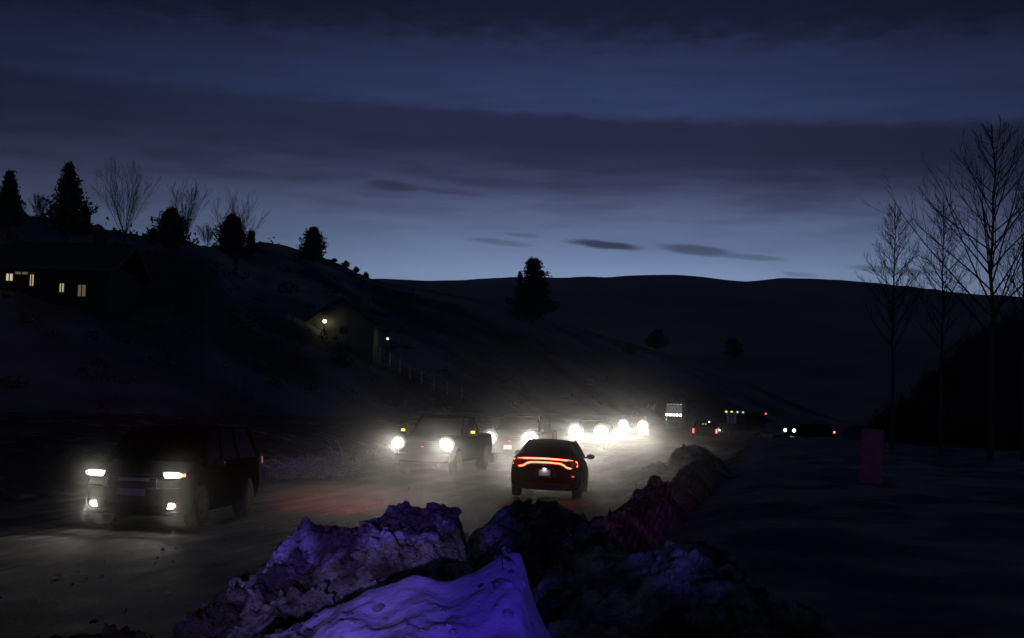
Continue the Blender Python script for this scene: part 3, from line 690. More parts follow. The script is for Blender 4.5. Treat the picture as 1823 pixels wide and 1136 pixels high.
def greenhouse(root, yb0, yt0, yt1, yb1, zb, zt, wb, wt, paint, gl, pillars=(.5,), crown=.05, inter=True):
    """roof slab, pillars, glazing; yb0/yt0 windscreen base/top (front), yt1/yb1 rear glass top/base"""
    A = {(sx, k): Vector((sx * (wb if k in (0, 3) else wt), (yb0, yt0, yt1, yb1)[k], zb if k in (0, 3) else zt)) for sx in (-1, 1) for k in range(4)}
    secs = []
    for y_ in (yt0 + .06, yt0, lerp(yt0, yt1, .3), lerp(yt0, yt1, .7), yt1, yt1 - .06):
        e = 0 if yt1 < y_ < yt0 else .03
        secs.append([(0, y_, zt - .03 - e), (wt * .9, y_, zt - .04 - e), (wt + .015, y_, zt - .015 - e), (wt * .93, y_, zt + crown * .35 - e), (wt * .5, y_, zt + crown * .8 - e), (0, y_, zt + crown - e)])
    loft('roof', secs, paint, root, 2)
    for sx in (-1, 1):
        for (i, j) in ((0, 1), (3, 2)):
            bm = bmesh.new(); add_tube(bm, [A[sx, i], A[sx, i].lerp(A[sx, j], .5) + Vector((sx * .015, 0, 0)), A[sx, j]], [.05, .042, .04], 8); obj('pillar', bm, paint, root, True)
        for u in pillars:
            p0 = A[sx, 0].lerp(A[sx, 3], u); p1 = A[sx, 1].lerp(A[sx, 2], u)
            bm = bmesh.new(); add_tube(bm, [p0, p1], .035, 6); obj('pillar', bm, paint, root, True)
        us = [0] + list(pillars) + [1]
        for u0, u1 in zip(us, us[1:]):
            q = [A[sx, 0].lerp(A[sx, 3], u0), A[sx, 0].lerp(A[sx, 3], u1), A[sx, 1].lerp(A[sx, 2], u1), A[sx, 1].lerp(A[sx, 2], u0)]
            panel('window', q, gl, root, .03, .97, .02, .97, .012, .006, nn=(sx, 0, 0))
    panel('windscreen', [A[-1, 0], A[1, 0], A[1, 1], A[-1, 1]], gl, root, .04, .96, .02, .98, .012, .006, nn=(0, 1, .5))
    panel('rear_window', [A[1, 3], A[-1, 3], A[-1, 2], A[1, 2]], gl, root, .04, .96, .02, .98, .012, .006, nn=(0, -1, .5))
    if inter:
        for x in (-.4, .4):
            s1 = box('seat', (x, lerp(yt0, yt1, .25), zb + .12), (.5, .16, .42), SEAT, root, .05); lens_ellip('headrest', Vector((x, lerp(yt0, yt1, .25), zb + .33)), .13, .09, .06, SEAT, s1)
        box('rear_seat', (0, lerp(yt0, yt1, .85), zb - .06), (1.25, .16, .42), SEAT, root, .05)
def mirror(root, sx, y_, z, x, s=(.24, .1, .16), paint=None):
    o = lens_ellip('mirror', Vector((sx * (x + s[0] / 2), y_, z)), s[0] / 2, s[2] / 2, s[1], paint or PLASTIC, root)
    bm = bmesh.new(); add_tube(bm, [(sx * (x - .12), y_ + .02, z - .06), (sx * (x + .03), y_, z - .02)], .025, 6); obj('mirror_arm', bm, PLASTIC, o)
    return o
def plate(root, x, y_, z, text='', w=.305, h=.152, back=True, lit=None):
    p = box('number_plate', (x, y_, z), (w, .01, h), lit or PLATE, root)
    return p
def body_secs(st):
    out = []
    for (y_, zb, zt, w, sh) in st:
        out.append([(0, y_, zb), (w * .80, y_, zb), (w * .965, y_, zb + .07), (w, y_, lerp(zb, zt, .38)), (w * .985, y_, lerp(zb, zt, .72)), (w * sh, y_, zt - .035), (w * sh * .86, y_, zt), (0, y_, zt + .03)])
    return out

# --- the departing sedan with the racetrack tail light
def make_sedan(loc, rz, label):
    root = empty('sedan', loc, rz, label=label, cat='car', group=None)
    st = [(2.50, .30, .62, .70, .9), (2.44, .22, .74, .86, .93), (2.1, .20, .84, .93, .93), (1.55, .20, .92, .955, .92), (.95, .20, .99, .955, .93), (.3, .19, 1.0, .955, .94), (-.6, .19, 1.02, .96, .94),
          (-1.3, .19, 1.06, .97, .93), (-1.75, .20, 1.10, .97, .92), (-2.2, .23, 1.12, .955, .91), (-2.44, .27, 1.115, .90, .93), (-2.52, .33, 1.09, .84, .94)]
    r = .365; yf, yr = 1.62, -1.44
    loft('body', body_secs(st), PAINT_K, root, 2, [(sx * .84, y_, r, r + .06, .46) for sx in (-1, 1) for y_ in (yf, yr)])
    greenhouse(root, 1.15, .42, -.85, -1.72, .99, 1.43, .83, .60, PAINT_K, GLASS, (.36, .72), .055)
    for sx in (-1, 1):
        wheel(root, sx * .83, yf, r, .24, sx); wheel(root, sx * .83, yr, r, .26, sx)
        mirror(root, sx, .70, 1.03, .93, (.24, .1, .15))
        poly_slab('exhaust_tip', [(sx * .55 + .07 * math.cos(a), .30 + .045 * math.sin(a)) for a in [i * math.pi / 5 for i in range(10)]], -2.50, .05, CHROME, root)
    yr0 = -2.55; cv = lambda x: .14 * (abs(x) / .9) ** 2.5
    # dark recessed panel under the lamp and lower bumper insert
    poly_slab('light_panel', [(-.84, .87), (.84, .87), (.87, .94), (.80, 1.015), (0, 1.045), (-.80, 1.015), (-.87, .94)], yr0 + .09, .06, PLASTIC, root)
    poly_slab('bumper_insert', [(-.60, .26), (.60, .26), (.70, .42), (-.70, .42)], yr0 + .05, .06, PLASTIC, root)
    loop = [(-.46, .920), (-.57, .845), (-.63, .822), (-.81, .828), (-.845, .855), (-.855, .93), (-.835, .985), (-.77, 1.008), (-.5, 1.030), (0, 1.045), (.5, 1.030), (.77, 1.008), (.835, .985), (.855, .93), (.845, .855), (.81, .828), (.63, .822), (.57, .845), (.46, .920), (.36, .938), (0, .948), (-.36, .938)]
    P = [Vector((x * 1.0, yr0 + cv(x) - .01, z)) for x, z in loop]; P = P + [P[0]]
    fine = []
    for i in range(len(P) - 1): fine += [P[i].lerp(P[i + 1], t) for t in (0, .33, .66)]
    fine.append(P[-1])
    for _ in range(2):
        q = fine[:-1]; k = len(q); fine = [(q[i - 1] + q[i] * 2 + q[(i + 1) % k]) / 4 for i in range(k)]; fine.append(fine[0])
    bm = bmesh.new(); add_tube(bm, fine, .021, 6, cap=False); tl = obj('tail_light', bm, L_TAIL, root, True)
    bm = bmesh.new(); add_tube(bm, [p + Vector((0, .014, 0)) for p in fine], .031, 6, cap=False); obj('lamp_housing', bm, mat('red_lamp_lens', (.25, .01, .01), .25, emit=(1, .05, .02), es=.35), tl, True)
    # number plate recess with its lamp
    pl = poly_slab('plate_recess', [(-.30, .60), (.30, .60), (.26, .80), (-.26, .80)], yr0 + .03, .06, PLASTIC, root)
    np_ = box('number_plate', (0, yr0 - .045, .69), (.305, .01, .152), PLATE, root)
    box('plate_lamp', (0, yr0 - .055, .792), (.09, .03, .018), mat('plate_lamp_lit', (.9, .9, .9), .3, emit=(.9, .95, 1), es=3), root)
    ld = bpy.data.lights.new('plate_light', 'SPOT'); ld.energy = .45; ld.color = (.9, .97, 1); ld.shadow_soft_size = .015; ld.spot_size = R(120)
    lo = bpy.data.objects.new('plate_light', ld); COL.objects.link(lo); lo.parent = root; lo.location = (0, yr0 - .10, .80); lo.rotation_euler = (R(18), 0, 0)
    box('bumper_trim', (-.02, yr0 - .04, .585), (.42, .02, .012), CHROME, root)
    box('reflector', (.76, yr0 + .035, .62), (.07, .02, .035), REFL_R, root)
    lens_ellip('spotlight', Vector((-.76, .83, 1.28)), .095, .105, .10, CHROME, root)
    bm = bmesh.new(); add_tube(bm, [(.02, -.55, 1.46), (.02, -.60, 1.66)], [.014, .006], 6); obj('antenna', bm, PLASTIC, root)
    box('computer_screen', (-.03, .10, 1.29), (.19, .02, .16), L_SCREEN, root, rot=Matrix.Rotation(R(-8), 3, 'X'))
    box('dash_display', (.22, .16, 1.26), (.20, .02, .10), L_SCREEN, root)
    box('dashboard', (0, .85, .96), (1.4, .5, .12), SEAT, root, .03)
    # own light: tail lamp glow on the tail and the ground
    for x in (-.75, 0, .75):
        ld = bpy.data.lights.new('tail_glow', 'POINT'); ld.energy = .5; ld.color = (1, .08, .04); ld.shadow_soft_size = .08
        lo = bpy.data.objects.new('tail_glow', ld); COL.objects.link(lo); lo.parent = root; lo.location = (x, yr0 - .12 + cv(x), .94)
    for sx in (-1, 1):
        h = poly_slab('headlight', [(sx * .45, .60), (sx * .80, .60), (sx * .84, .70), (sx * .5, .72)], 2.49, .04, L_HEAD, root); spot(root, (sx * .65, 2.58, .66), 25, 60, tilt=6); pass
    return root
sd = make_sedan((.93 + .30, 37.6 + 2.5, 0.0), -HEAD + R(5.2), 'dark police sedan driving away, full width red tail light bar glowing')
sd.scale = (.985, 1, 1.04); sd.rotation_euler.y = R(1.3)

# --- generic oncoming vehicles
def make_suv(loc, rz, label):
    root = empty('suv', loc, rz, label=label, cat='car')
    st = [(2.50, .36, .86, .72, .92), (2.44, .26, 1.04, .90, .94), (2.15, .24, 1.12, .985, .94), (1.6, .24, 1.18, 1.0, .93), (1.15, .24, 1.22, 1.0, .94), (.4, .24, 1.22, 1.0, .95), (-1.0, .24, 1.23, 1.0, .95),
          (-2.0, .26, 1.24, 1.0, .95), (-2.42, .30, 1.24, .97, .95), (-2.52, .38, 1.22, .92, .96)]
    r = .41; yf, yr = 1.55, -1.48
    loft('body', body_secs(st), PAINT_K, root, 2, [(sx * .87, y_, r, r + .07, .46) for sx in (-1, 1) for y_ in (yf, yr)])
    greenhouse(root, 1.30, .60, -2.05, -2.40, 1.21, 1.84, .90, .72, PAINT_K, DGLASS, (.30, .62), .06)
    for sx in (-1, 1):
        wheel(root, sx * .88, yf, r, .26, sx); wheel(root, sx * .88, yr, r, .26, sx)
        mirror(root, sx, 1.0, 1.22, .98, (.26, .1, .2))
        yh = 2.47
        h = poly_slab('headlight', [(sx * .58, .96), (sx * .86, .98), (sx * .90, 1.04), (sx * .84, 1.085), (sx * .54, 1.08)], yh, .05, GLARE_LENS2, root)
        box('turn_signal', (sx * .905, 2.37, 1.03), (.03, .10, .06), L_TURN, root)
        fg = poly_slab('fog_lamp', [(sx * .62, .41), (sx * .74, .40), (sx * .80, .46), (sx * .78, .52), (sx * .66, .52), (sx * .61, .47)], yh + .01, .04, GLARE_LENS2, root)
        box('bumper_trim', (sx * .72, yh + .005, .80), (.30, .03, .02), CHROME, root)
        bm = bmesh.new(); add_tube(bm, [(sx * .44, yh + .05, 1.02), (sx * .455, yh + .06, .86), (sx * .48, yh + .05, .62), (sx * .47, yh + .05, .48)], [.008, .012, .014, .026], 8); obj('grille_edge', bm, CHROME, root, True)
        spot(root, (sx * .72, yh + .1, 1.02), 75, 50, tilt=12, blend=1); spot(root, (sx * .72, yh + .1, 1.02), 60, 60, tilt=-.5, blend=1, flat=.35); spot(root, (sx * .72, yh + .1, 1.02), 330, 15, tilt=-3, yaw=22, blend=1); spot(root, (sx * .72, yh + .1, .46), 110, 15, tilt=-4, yaw=22, blend=1); spot(root, (sx * .72, yh + .1, .46), 5, 120, tilt=9, blend=1)  # flat and narrow camera-turned spots added for the lamp halos
        t = box('tail_light', (sx * .985, -2.40, 1.16), (.035, .10, .16), L_TAIL2, root)
    for k in range(7): box('grille_slat', (0, 2.49 - .008 * k, 1.02 - k * .055), (.80, .03, .018), PLASTIC, root)
    box('grille_bar', (-.03, 2.53, .93), (.56, .03, .06), mat('satin_trim', (.22, .22, .24), .4, .3), root)
    box('bumper', (0, 2.46, .62), (1.1, .16, .34), PLASTIC, root, .04)
    np_ = box('number_plate', (.0, 2.555, .70), (.52, .012, .13), mat('plate_magenta', (.2, .19, .2), .5), root)
    return root
SUVA = R(180) + R(4.0)
sv = make_suv((-6.59, 26.2 + 2.4, 0.0), SUVA - R(12), 'black suv nearest on the left, headlights and fog lamps on')
sv.scale = (1.04, .90, 1)

def make_pickup(loc, rz, label, paint, near=True, away=False, power=2400, lampr=(.27, .27), warm=False, group=None, mirrors_lit=True, halo=430, name='pickup_truck', blend=1., tilt=2.4, ang=56):
    root = empty(name, loc, rz, label=label, cat='pickup truck', group=group)
    st = [(2.92, .52, 1.02, .80, .94), (2.86, .42, 1.20, .95, .95), (2.5, .40, 1.28, 1.0, .95), (1.9, .40, 1.32, 1.0, .95), (1.3, .40, 1.34, 1.0, .96), (.4, .40, 1.34, 1.0, .96), (-.8, .40, 1.34, 1.0, .96), (-1.0, .42, 1.34, 1.0, .97),
          (-2.4, .46, 1.36, 1.0, .98), (-2.85, .48, 1.36, .99, .98), (-2.92, .55, 1.35, .97, .98)]
    r = .42; yf, yr = 1.92, -1.82
    loft('body', body_secs(st), paint, root, 2 if near else 1, [(sx * .88, y_, r, r + .08, .44) for sx in (-1, 1) for y_ in (yf, yr)] if near else None)
    greenhouse(root, 1.25, .55, -.85, -1.02, 1.33, 1.93, .90, .74, paint, DGLASS, (.48,), .05, near)
    if near: box('cargo_bed_floor', (0, -1.95, 1.395), (1.6, 1.75, .02), PLASTIC, root)
    for sx in (-1, 1):
        wheel(root, sx * .87, yf, r, .27, sx, 8); wheel(root, sx * .87, yr, r, .27, sx, 8)
        if near or mirrors_lit:
            mo = box('tow_mirror', (sx * 1.21, 1.05, 1.50), (.22, .12, .36), PLASTIC, root, .03)
            if mirrors_lit: box('marker_lamp', (sx * 1.25, 1.125, 1.45), (.13, .03, .075), L_AMB, mo)
            bm = bmesh.new(); add_tube(bm, [(sx * .92, 1.02, 1.42), (sx * 1.12, 1.04, 1.45)], .025, 6); obj('mirror_arm', bm, PLASTIC, mo)
        if near: spot(root, (sx * .95, 2.95, 1.02), 8, 165, tilt=0, blend=1, size=.08)  # wide spill spot added to brighten the verge
        if away:
            t = box('tail_light', (sx * .90, -2.93, 1.10), (.12, .06, .34), mat('tail_lamp_far', (.5, .02, .02), .3, emit=(1, .12, .06), es=4.0), root)
        else:
            lens_ellip('headlight', Vector((sx * .83, 2.88, 1.07)), lampr[0], lampr[1], .07, GLARE_LENS, root)  # lens oversized to carry the painted glare
            box('turn_signal', (sx * .955, 2.84, .95), (.10, .05, .13), mat('turn_lamp_pale', (.8, .5, .3), .3, emit=(1., .62, .32), es=2.0), root)
            spot(root, (sx * .83, 3.0, 1.07), power, ang, tilt=tilt, blend=blend, size=.06, flat=.36)
            if near: spot(root, (sx * .83, 3.0, 1.07), halo, 15, tilt=-1.2, yaw=12, blend=1, size=.06)  # extra narrow beam turned to the camera, added for the halo
    if near and not away: spot(root, (.97, 2.8, 1.05), 1100, 46, tilt=-3, yaw=-52, blend=.8, size=.06)  # added side spot, no vehicle lamp; brightens the left brush
    if not away:
        for k in range(6): box('grille_slat', (0, 2.90, 1.14 - k * .07), (1.2, .05, .025), PLASTIC, root)
        box('badge', (0, 2.945, .96), (.09, .02, .035), REFL_R, root) if near else None
        box('bumper', (0, 2.92, .60), (1.9, .16, .24), PLASTIC, root, .04)
    else:
        box('tailgate', (0, -2.945, 1.05), (1.5, .03, .50), paint, root, .01); box('rear_bumper', (0, -2.98, .60), (1.9, .14, .16), CHROME, root, .03)
        box('number_plate', (0, -3.06, .62), (.305, .01, .15), PLATE, root)
        for k, x in enumerate((-.22, .0, .28)): box('cargo_lamp', (x, -.98, 1.62 if k < 2 else 1.80), (.10, .03, .06), L_DIM if k < 2 else L_WHITE, root)
    return root
make_pickup((-2.19, 47.3 + 3.0, .0), R(180) - HEAD - R(1.8), 'dusty grey pickup with amber lit tow mirrors, second in the oncoming line', PAINT_G, power=430)
make_pickup((.62, 56.6 + 3, 0), R(180) - HEAD, 'third oncoming truck, pale number plate under two round headlights', PAINT_G, power=620, lampr=(.36, .36), mirrors_lit=False)
p3 = at(905, 797, 56.4); bpy.context.view_layer.update()
box('number_plate', (0.05, 3.045, .72), (.32, .02, .17), mat('plate_cream_glow', (.8, .7, .5), .5, emit=(1, .85, .6), es=.55), [o for o in bpy.data.objects if o.name.startswith('pickup_truck')][-1])  # light on the plate put in as emission

def make_car(loc, rz, label, paint, power, lampr, name='car', tail=False, half=.74, warm=False, group=None, ang=50, tilt=1.2, lampm=None, halo=0):
    root = empty(name, loc, rz, label=label, cat='car', group=group)
    st = [(2.25, .35, .80, .68, .92), (2.2, .26, .92, .84, .94), (1.9, .24, 1.0, .91, .93), (1.2, .24, 1.06, .92, .94), (0, .24, 1.08, .92, .94), (-1.3, .25, 1.10, .92, .94), (-2.1, .28, 1.12, .90, .94), (-2.25, .36, 1.08, .84, .95)]
    loft('body', body_secs(st), paint, root, 1)
    greenhouse(root, 1.05, .35, -1.35, -2.0, 1.07, 1.58, .84, .66, paint, DGLASS, (.45,), .05, False)
    for sx in (-1, 1):
        wheel(root, sx * .80, 1.4, .34, .22, sx, 5); wheel(root, sx * .80, -1.35, .34, .22, sx, 5)
        mirror(root, sx, .85, 1.08, .90, (.2, .08, .14))
        lens_ellip('headlight', Vector((sx * half, 2.24, .88 if lampr[1] < .15 else 1.0)), lampr[0], lampr[1], .07, lampm or GLARE_LENS, root)  # larger than a real lens where it carries painted glare
        if power: spot(root, (sx * half, 2.4, .9), power, ang, tilt=tilt, blend=1, size=.06, flat=.26)
        if halo: spot(root, (sx * half, 2.4, .9), halo, 15, tilt=-1, yaw=7.5, blend=1, size=.06)  # added camera-facing beam, only raises the lamp halo
        t = box('tail_light', (sx * (.90 if tail else .86), -2.14, .92), (.10, .10, .16), L_TAIL if tail else L_TAIL2, root)
    for k in range(4): box('grille_slat', (0, 2.26, .80 - k * .06), (.8, .03, .02), PLASTIC, root)
    return root
p4 = at(1046, 761, 79.); p5 = at(1129, 757, 108.)
make_car((p4.x + .47, 79 + 2.3, 0), R(180) - HEAD + R(1), 'fourth oncoming car, the largest pair of dazzling headlights right of centre', PAINT_G, 480, (.50, .50), group=None, half=.75, halo=230)
make_car((p5.x + .34, 108 + 2.3, 0), R(180) - HEAD + R(1), 'fifth oncoming car, smaller dazzling headlights just left of the semi truck', PAINT_G, 520, (.44, .42), half=.74, halo=230)

# departing pickup on the right lane
pk = at(1258, 767, 112.)
make_pickup((pk.x + .35, 112 + 3, pk.z - 1.12), -HEAD + R(2), 'dark red pickup driving away with lit tail lights, right of the semi truck', PAINT_R, near=False, away=True, mirrors_lit=False)

# --- semi truck far in the oncoming lane
def make_semi(loc, rz):
    root = empty('semi_truck', loc, rz, label='distant semi truck outlined by rows of white marker lamps', cat='truck')
    GR = mat('semi_paint', (.30, .30, .29), .5, .2, var=.2, vs=2)
    box('cab', (0, 0, 1.75), (2.1, 2.4, 2.1), GR, root, .15); box('sleeper', (0, -1.6, 2.3), (2.3, 1.4, 3.0), GR, root, .12)
    box('hood', (0, 1.75, 1.35), (1.7, 1.4, 1.2), GR, root, .15); box('bumper', (0, 2.55, .55), (2.3, .25, .40), CHROME, root, .04)
    gr = box('grille', (0, 2.47, 1.35), (1.2, .04, 1.0), PLASTIC, root)
    for k in range(9): box('grille_slat', (0, 2.50, .92 + k * .11), (1.15, .03, .03), CHROME, gr)
    box('windscreen', (0, 1.215, 2.25), (1.8, .03, .6), DGLASS, root); box('visor', (0, 1.32, 2.68), (2.1, .3, .08), GR, root)
    box('trailer', (0, -8.5, 2.6), (2.55, 12, 2.8), PAINT_W, root, .03)
    for sx in (-1, 1):
        wheel(root, sx * 1.0, 1.7, .5, .3, sx, 8); wheel(root, sx * 1.0, -2.2, .5, .5, sx, 8); wheel(root, sx * 1.0, -12, .5, .5, sx, 8)
        bm = bmesh.new(); add_tube(bm, [(sx * 1.15, -.9, 1.2), (sx * 1.15, -.9, 4.1)], .08, 8); obj('exhaust_stack', bm, CHROME, root)
        box('mirror', (sx * 1.3, 1.0, 2.2), (.15, .12, .6), CHROME, root)
    for k in range(5): lens_ellip('visor_lamp', Vector((-.92 + k * .46, 1.50, 2.66 + .0)), .17, .15, .06, mat('visor_lamp_lit', (.9, .9, .9), .3, emit=(1, 1, .95), es=7), root, 10)
    for k in range(5): lens_ellip('roof_marker', Vector((-.88 + k * .44, -.88, 3.90)), .11 - .012 * k, .055, .05, L_DIM, root, 8)
    for k, x in enumerate((-.35, .30)): lens_ellip('amber_lamp', Vector((x, 2.56, .98)), .11, .10, .05, L_AMB, root, 8)
    for k, (x, z) in enumerate(((-1.05, .92), (-.95, .35), (.98, 2.1), (1.0, .9))): lens_ellip('side_lamp', Vector((x, 2.5 if z < 1 else 1.3, z)), .10, .08, .05, L_DIM, root, 8)
    ld = bpy.data.lights.new('visor_glow', 'AREA'); ld.energy = 30; ld.size = 2; ld.size_y = .1; ld.shape = 'RECTANGLE'; ld.color = (1, 1, .95)
    lo = bpy.data.objects.new('visor_glow', ld); COL.objects.link(lo); lo.parent = root; lo.location = (0, 2.9, 2.75); lo.rotation_euler = (R(-150), 0, 0)
    return root
ps = at(1190, 772, 158.)
sm = make_semi((ps.x + .8, 160, ps.z - .45), R(180) - R(8)); sm.scale = (.82, .9, .95)

# --- box truck crossing at the far junction
def make_boxtruck(loc, rz):
    root = empty('box_truck', loc, rz, label='dark box truck at the far junction with amber roof lamps and one bright headlight', cat='truck')
    box('cargo_box', (0, -1.6, 2.2), (2.4, 4.6, 2.5), mat('box_dark', (.05, .05, .05), .6, var=.3, vs=1), root, .04); box('cab', (0, 1.45, 1.55), (2.1, 1.5, 1.7), PAINT_G, root, .15)
    box('hood', (0, 2.5, 1.15), (1.8, .8, .8), PAINT_G, root, .12); box('windscreen', (0, 2.215, 1.95), (1.7, .03, .6), DGLASS, root); box('bumper', (0, 2.95, .6), (2.1, .15, .25), PLASTIC, root)
    for sx in (-1, 1):
        wheel(root, sx * .95, 2.0, .42, .25, sx, 6); wheel(root, sx * .95, -2.6, .42, .4, sx, 6)
        lens_ellip('headlight', Vector((sx * .75, 2.93, 1.15)), .46 if sx > 0 else .12, .46 if sx > 0 else .12, .06, mat('headlamp_far', (.9, .9, .9), .2, emit=(1., 1, .88), es=6), root, 12)
        box('tail_marker', (sx * 1.15, -3.92, 3.3), (.16, .1, .14), L_TAIL, root)
    for k, x in enumerate((-1.0, -.35, .35, 1.0)): lens_ellip('roof_marker', Vector((x, .75, 3.40)), .12, .10, .06, mat('amber_roof_lamp', (.8, .5, .05), .3, emit=(1, .72, .12), es=2.2) if x > 0 else L_DIM, root, 8)
    spot(root, (.75, 3.3, 1.1), 3000, 120, tilt=14)
    return root
pb = at(1300, 786, 150.)
make_boxtruck((pb.x + 1.0, 151.5, pb.z - .3), R(180) - R(38))

# --- car waiting at the right
pc = at(1411, 786, 128.)
make_car((pc.x + 1.6, 128 + .6, pc.z), R(180) - R(62), 'dark car parked sideways at right with two pale headlights and one red tail lamp', PAINT_K, 200, (.20, .15), tail=True, half=.62, lampm=mat('headlamp_parked', (.9, .9, .9), .2, emit=(1., 1, .88), es=6), ang=120, tilt=10)

# ------------------------------------------------------------------ signs
SIGNW = mat('sign_white', (.88, .86, .84), .5); INK = mat('sign_ink', (.02, .02, .02), .6); GALV = mat('galvanised_post', (.25, .25, .24), .5, .6)
def text_on(parent, s, x, z, size, y_=-.012, xs=1.):
    cu = bpy.data.curves.new('lettering', 'FONT'); cu.body = s; cu.size = size; cu.align_x = 'CENTER'; cu.extrude = .002; cu.offset = .004
    t = bpy.data.objects.new('lettering', cu); COL.objects.link(t); dg = bpy.context.evaluated_depsgraph_get()
    me = bpy.data.meshes.new_from_object(t.evaluated_get(dg)); bpy.data.objects.remove(t)
    o = link_mesh('lettering', me, INK, parent); o.rotation_euler = (R(90), 0, 0); o.location = (x, y_, z); o.scale = (xs, 1, 1); return o
sg = at(1302, 744, 97.); gz = hz(1302, 97.).z
rt = empty('speed_limit_sign', (sg.x, 97, gz), R(4), label='white rectangular speed limit sign on a post reading 25', cat='road sign')
zc = sg.z - gz
bd = box('sign_board', (0, 0, zc), (.62, .012, .76), SIGNW, rt, rot=Matrix.Rotation(R(-2), 3, 'Y'))
text_on(bd, 'SPEED', 0, zc + .20, .17); text_on(bd, 'LIMIT', 0, zc + .04, .17); text_on(bd, '25', 0, zc - .31, .42)
bm = bmesh.new(); add_box(bm, Vector((0, .04, zc / 2)), (.06, .05, zc + .7)); obj('post', bm, GALV, rt)
# tall narrow panel lit magenta
pp = at(1555, 866, 40.); g0 = hz(1555, 40.)
rt = empty('delineator_panel', (g0.x, 40, g0.z), R(-6), label='tall narrow pale board standing alone at right, tinted magenta', cat='sign board')
hh = (866 - 765) / FPX * 40; zb = pp.z - g0.z
box('board', (0, 0, zb + hh / 2), (.60, .03, hh), mat('pale_board', (.13, .10, .12), .7, var=.25, vs=3), rt, rot=Matrix.Rotation(R(2), 3, 'Y'))
for x in (-.2, .2): box('post', (x, .045, (zb + hh) / 2 - .1), (.04, .04, zb + hh - .3), GALV, rt)

# ------------------------------------------------------------------ roadside brush on the left, lit by headlights and the pickups' added side spots
def arch_bush(px, pyb, Y, n, H, label, seed, spread=1., name='bramble_bush'):
    rnd = random.Random(seed); b0 = hz(px, Y); root = empty(name, b0, label=label, cat='bush', group='snow dusted bushes along the left road edge')
    bm = bmesh.new()
    for i in range(n):
        a = rnd.uniform(-2.4, .4) if i % 3 else rnd.random() * 6.28; L = H * rnd.uniform(.6, 1.25); p = Vector((rnd.gauss(0, .35) * spread, rnd.gauss(0, .3), 0)); d = Vector((math.cos(a) * .35, math.sin(a) * .35, 1)).normalized(); pts = [p.copy()]
        m_ = 12
        for k in range(m_):
            d = (d + Vector((math.cos(a) * .16, math.sin(a) * .16, -.20)) + Vector((rnd.gauss(0, .13), rnd.gauss(0, .13), rnd.gauss(0, .1)))).normalized(); p = p + d * L / m_ * 1.3; pts.append(p.copy())
            if rnd.random() < .35:
                e = (d + Vector((rnd.gauss(0, .7), rnd.gauss(0, .7), rnd.gauss(0, .5)))).normalized(); add_tube(bm, [p, p + e * .15, p + e * .2 + Vector((0, 0, -.1)) + e * .1], [.010, .007, .004], 3, False)
        add_tube(bm, pts, [lerp(.027, .009, k / m_) for k in range(m_ + 1)], 4, False)
    o = obj('stems', bm, TWIG, root); return root
for i, (px, Y, n, H, lab) in enumerate(((598, 46, 11, .75, 'bramble stems arching down nearest the pickup headlight'), (562, 44.5, 20, 1.35, 'tall bramble with looping bright stems beside the road'), (533, 44, 16, 1.3, 'bramble of curling stems left of the tall looping one'),
        (498, 43.5, 13, 1.4, 'dim bramble behind the black suv roof'), (465, 43, 9, 1.4, 'faint bramble just right of the black suv'), (620, 48, 9, .5, 'low bramble tuft joining the grass verge'))):
    arch_bush(px, 840, Y, n, H, lab, 70 + i)
rnd = random.Random(5); bm = bmesh.new()
for i in range(1300):
    Y = rnd.uniform(46, 62); n = -3.6 - abs(rnd.gauss(0, .7)); x = lane_x(Y) + n; z = ground_z(x, Y) + (.15 if n > -4.4 else -.02)
    a = rnd.random() * 6.28; L = rnd.uniform(.15, .5); le = rnd.uniform(.1, .6); p = Vector((x, Y, z)); d = Vector((math.cos(a) * le, math.sin(a) * le, 1)).normalized()
    q = p + d * L * .6; e = q + (d + Vector((math.cos(a) * .6, math.sin(a) * .6, -.3))).normalized() * L * .5; w = Vector((.009, 0, 0))
    v = [bm.verts.new(p - w), bm.verts.new(p + w), bm.verts.new(q + w), bm.verts.new(q - w), bm.verts.new(e)]
    bm.faces.new(v[:4]); bm.faces.new((v[3], v[2], v[4]))
me = bpy.data.meshes.new('dry_grass'); bm.to_mesh(me); bm.free(); o = link_mesh('dry_grass', me, STRAW); tag(o, 'frosted dry grass along the left road edge', 'grass', kind='stuff')
# scrub on the hillside: many small dark clumps
rnd = random.Random(9); bm = bmesh.new(); dg = bpy.context.evaluated_depsgraph_get(); dg.update()
for i in range(420):
    px = rnd.uniform(-60, 1500); Y = rnd.uniform(62, 210); p = at(px, 600, Y); hit, loc, nrm, _, ob, _ = sc.ray_cast(dg, Vector((p.x, Y, 300)), Vector((0, 0, -1)))
    if not hit or ob.name.split('.')[0] not in ('hill',) or loc.z < .8: continue
    s_ = rnd.uniform(.3, .9) * (1 + (Y - 60) / 200)
    for k in range(26):
        c = loc + Vector((rnd.gauss(0, s_ * .5), rnd.gauss(0, s_ * .5), abs(rnd.gauss(0, s_ * .4)))); d = Vector((rnd.gauss(0, 1), rnd.gauss(0, 1), rnd.gauss(0, 1))).normalized(); e = d.orthogonal().normalized(); q = s_ * .22
        bm.faces.new([bm.verts.new(c + d * q), bm.verts.new(c - d * q * .6 + e * q * .6), bm.verts.new(c - d * q * .6 - e * q * .6)])
me = bpy.data.meshes.new('sagebrush'); bm.to_mesh(me); bm.free(); o = link_mesh('sagebrush', me, mat('sage', (.06, .055, .045), .9)); tag(o, 'dark sagebrush scattered over the hillside', 'scrub', kind='stuff')
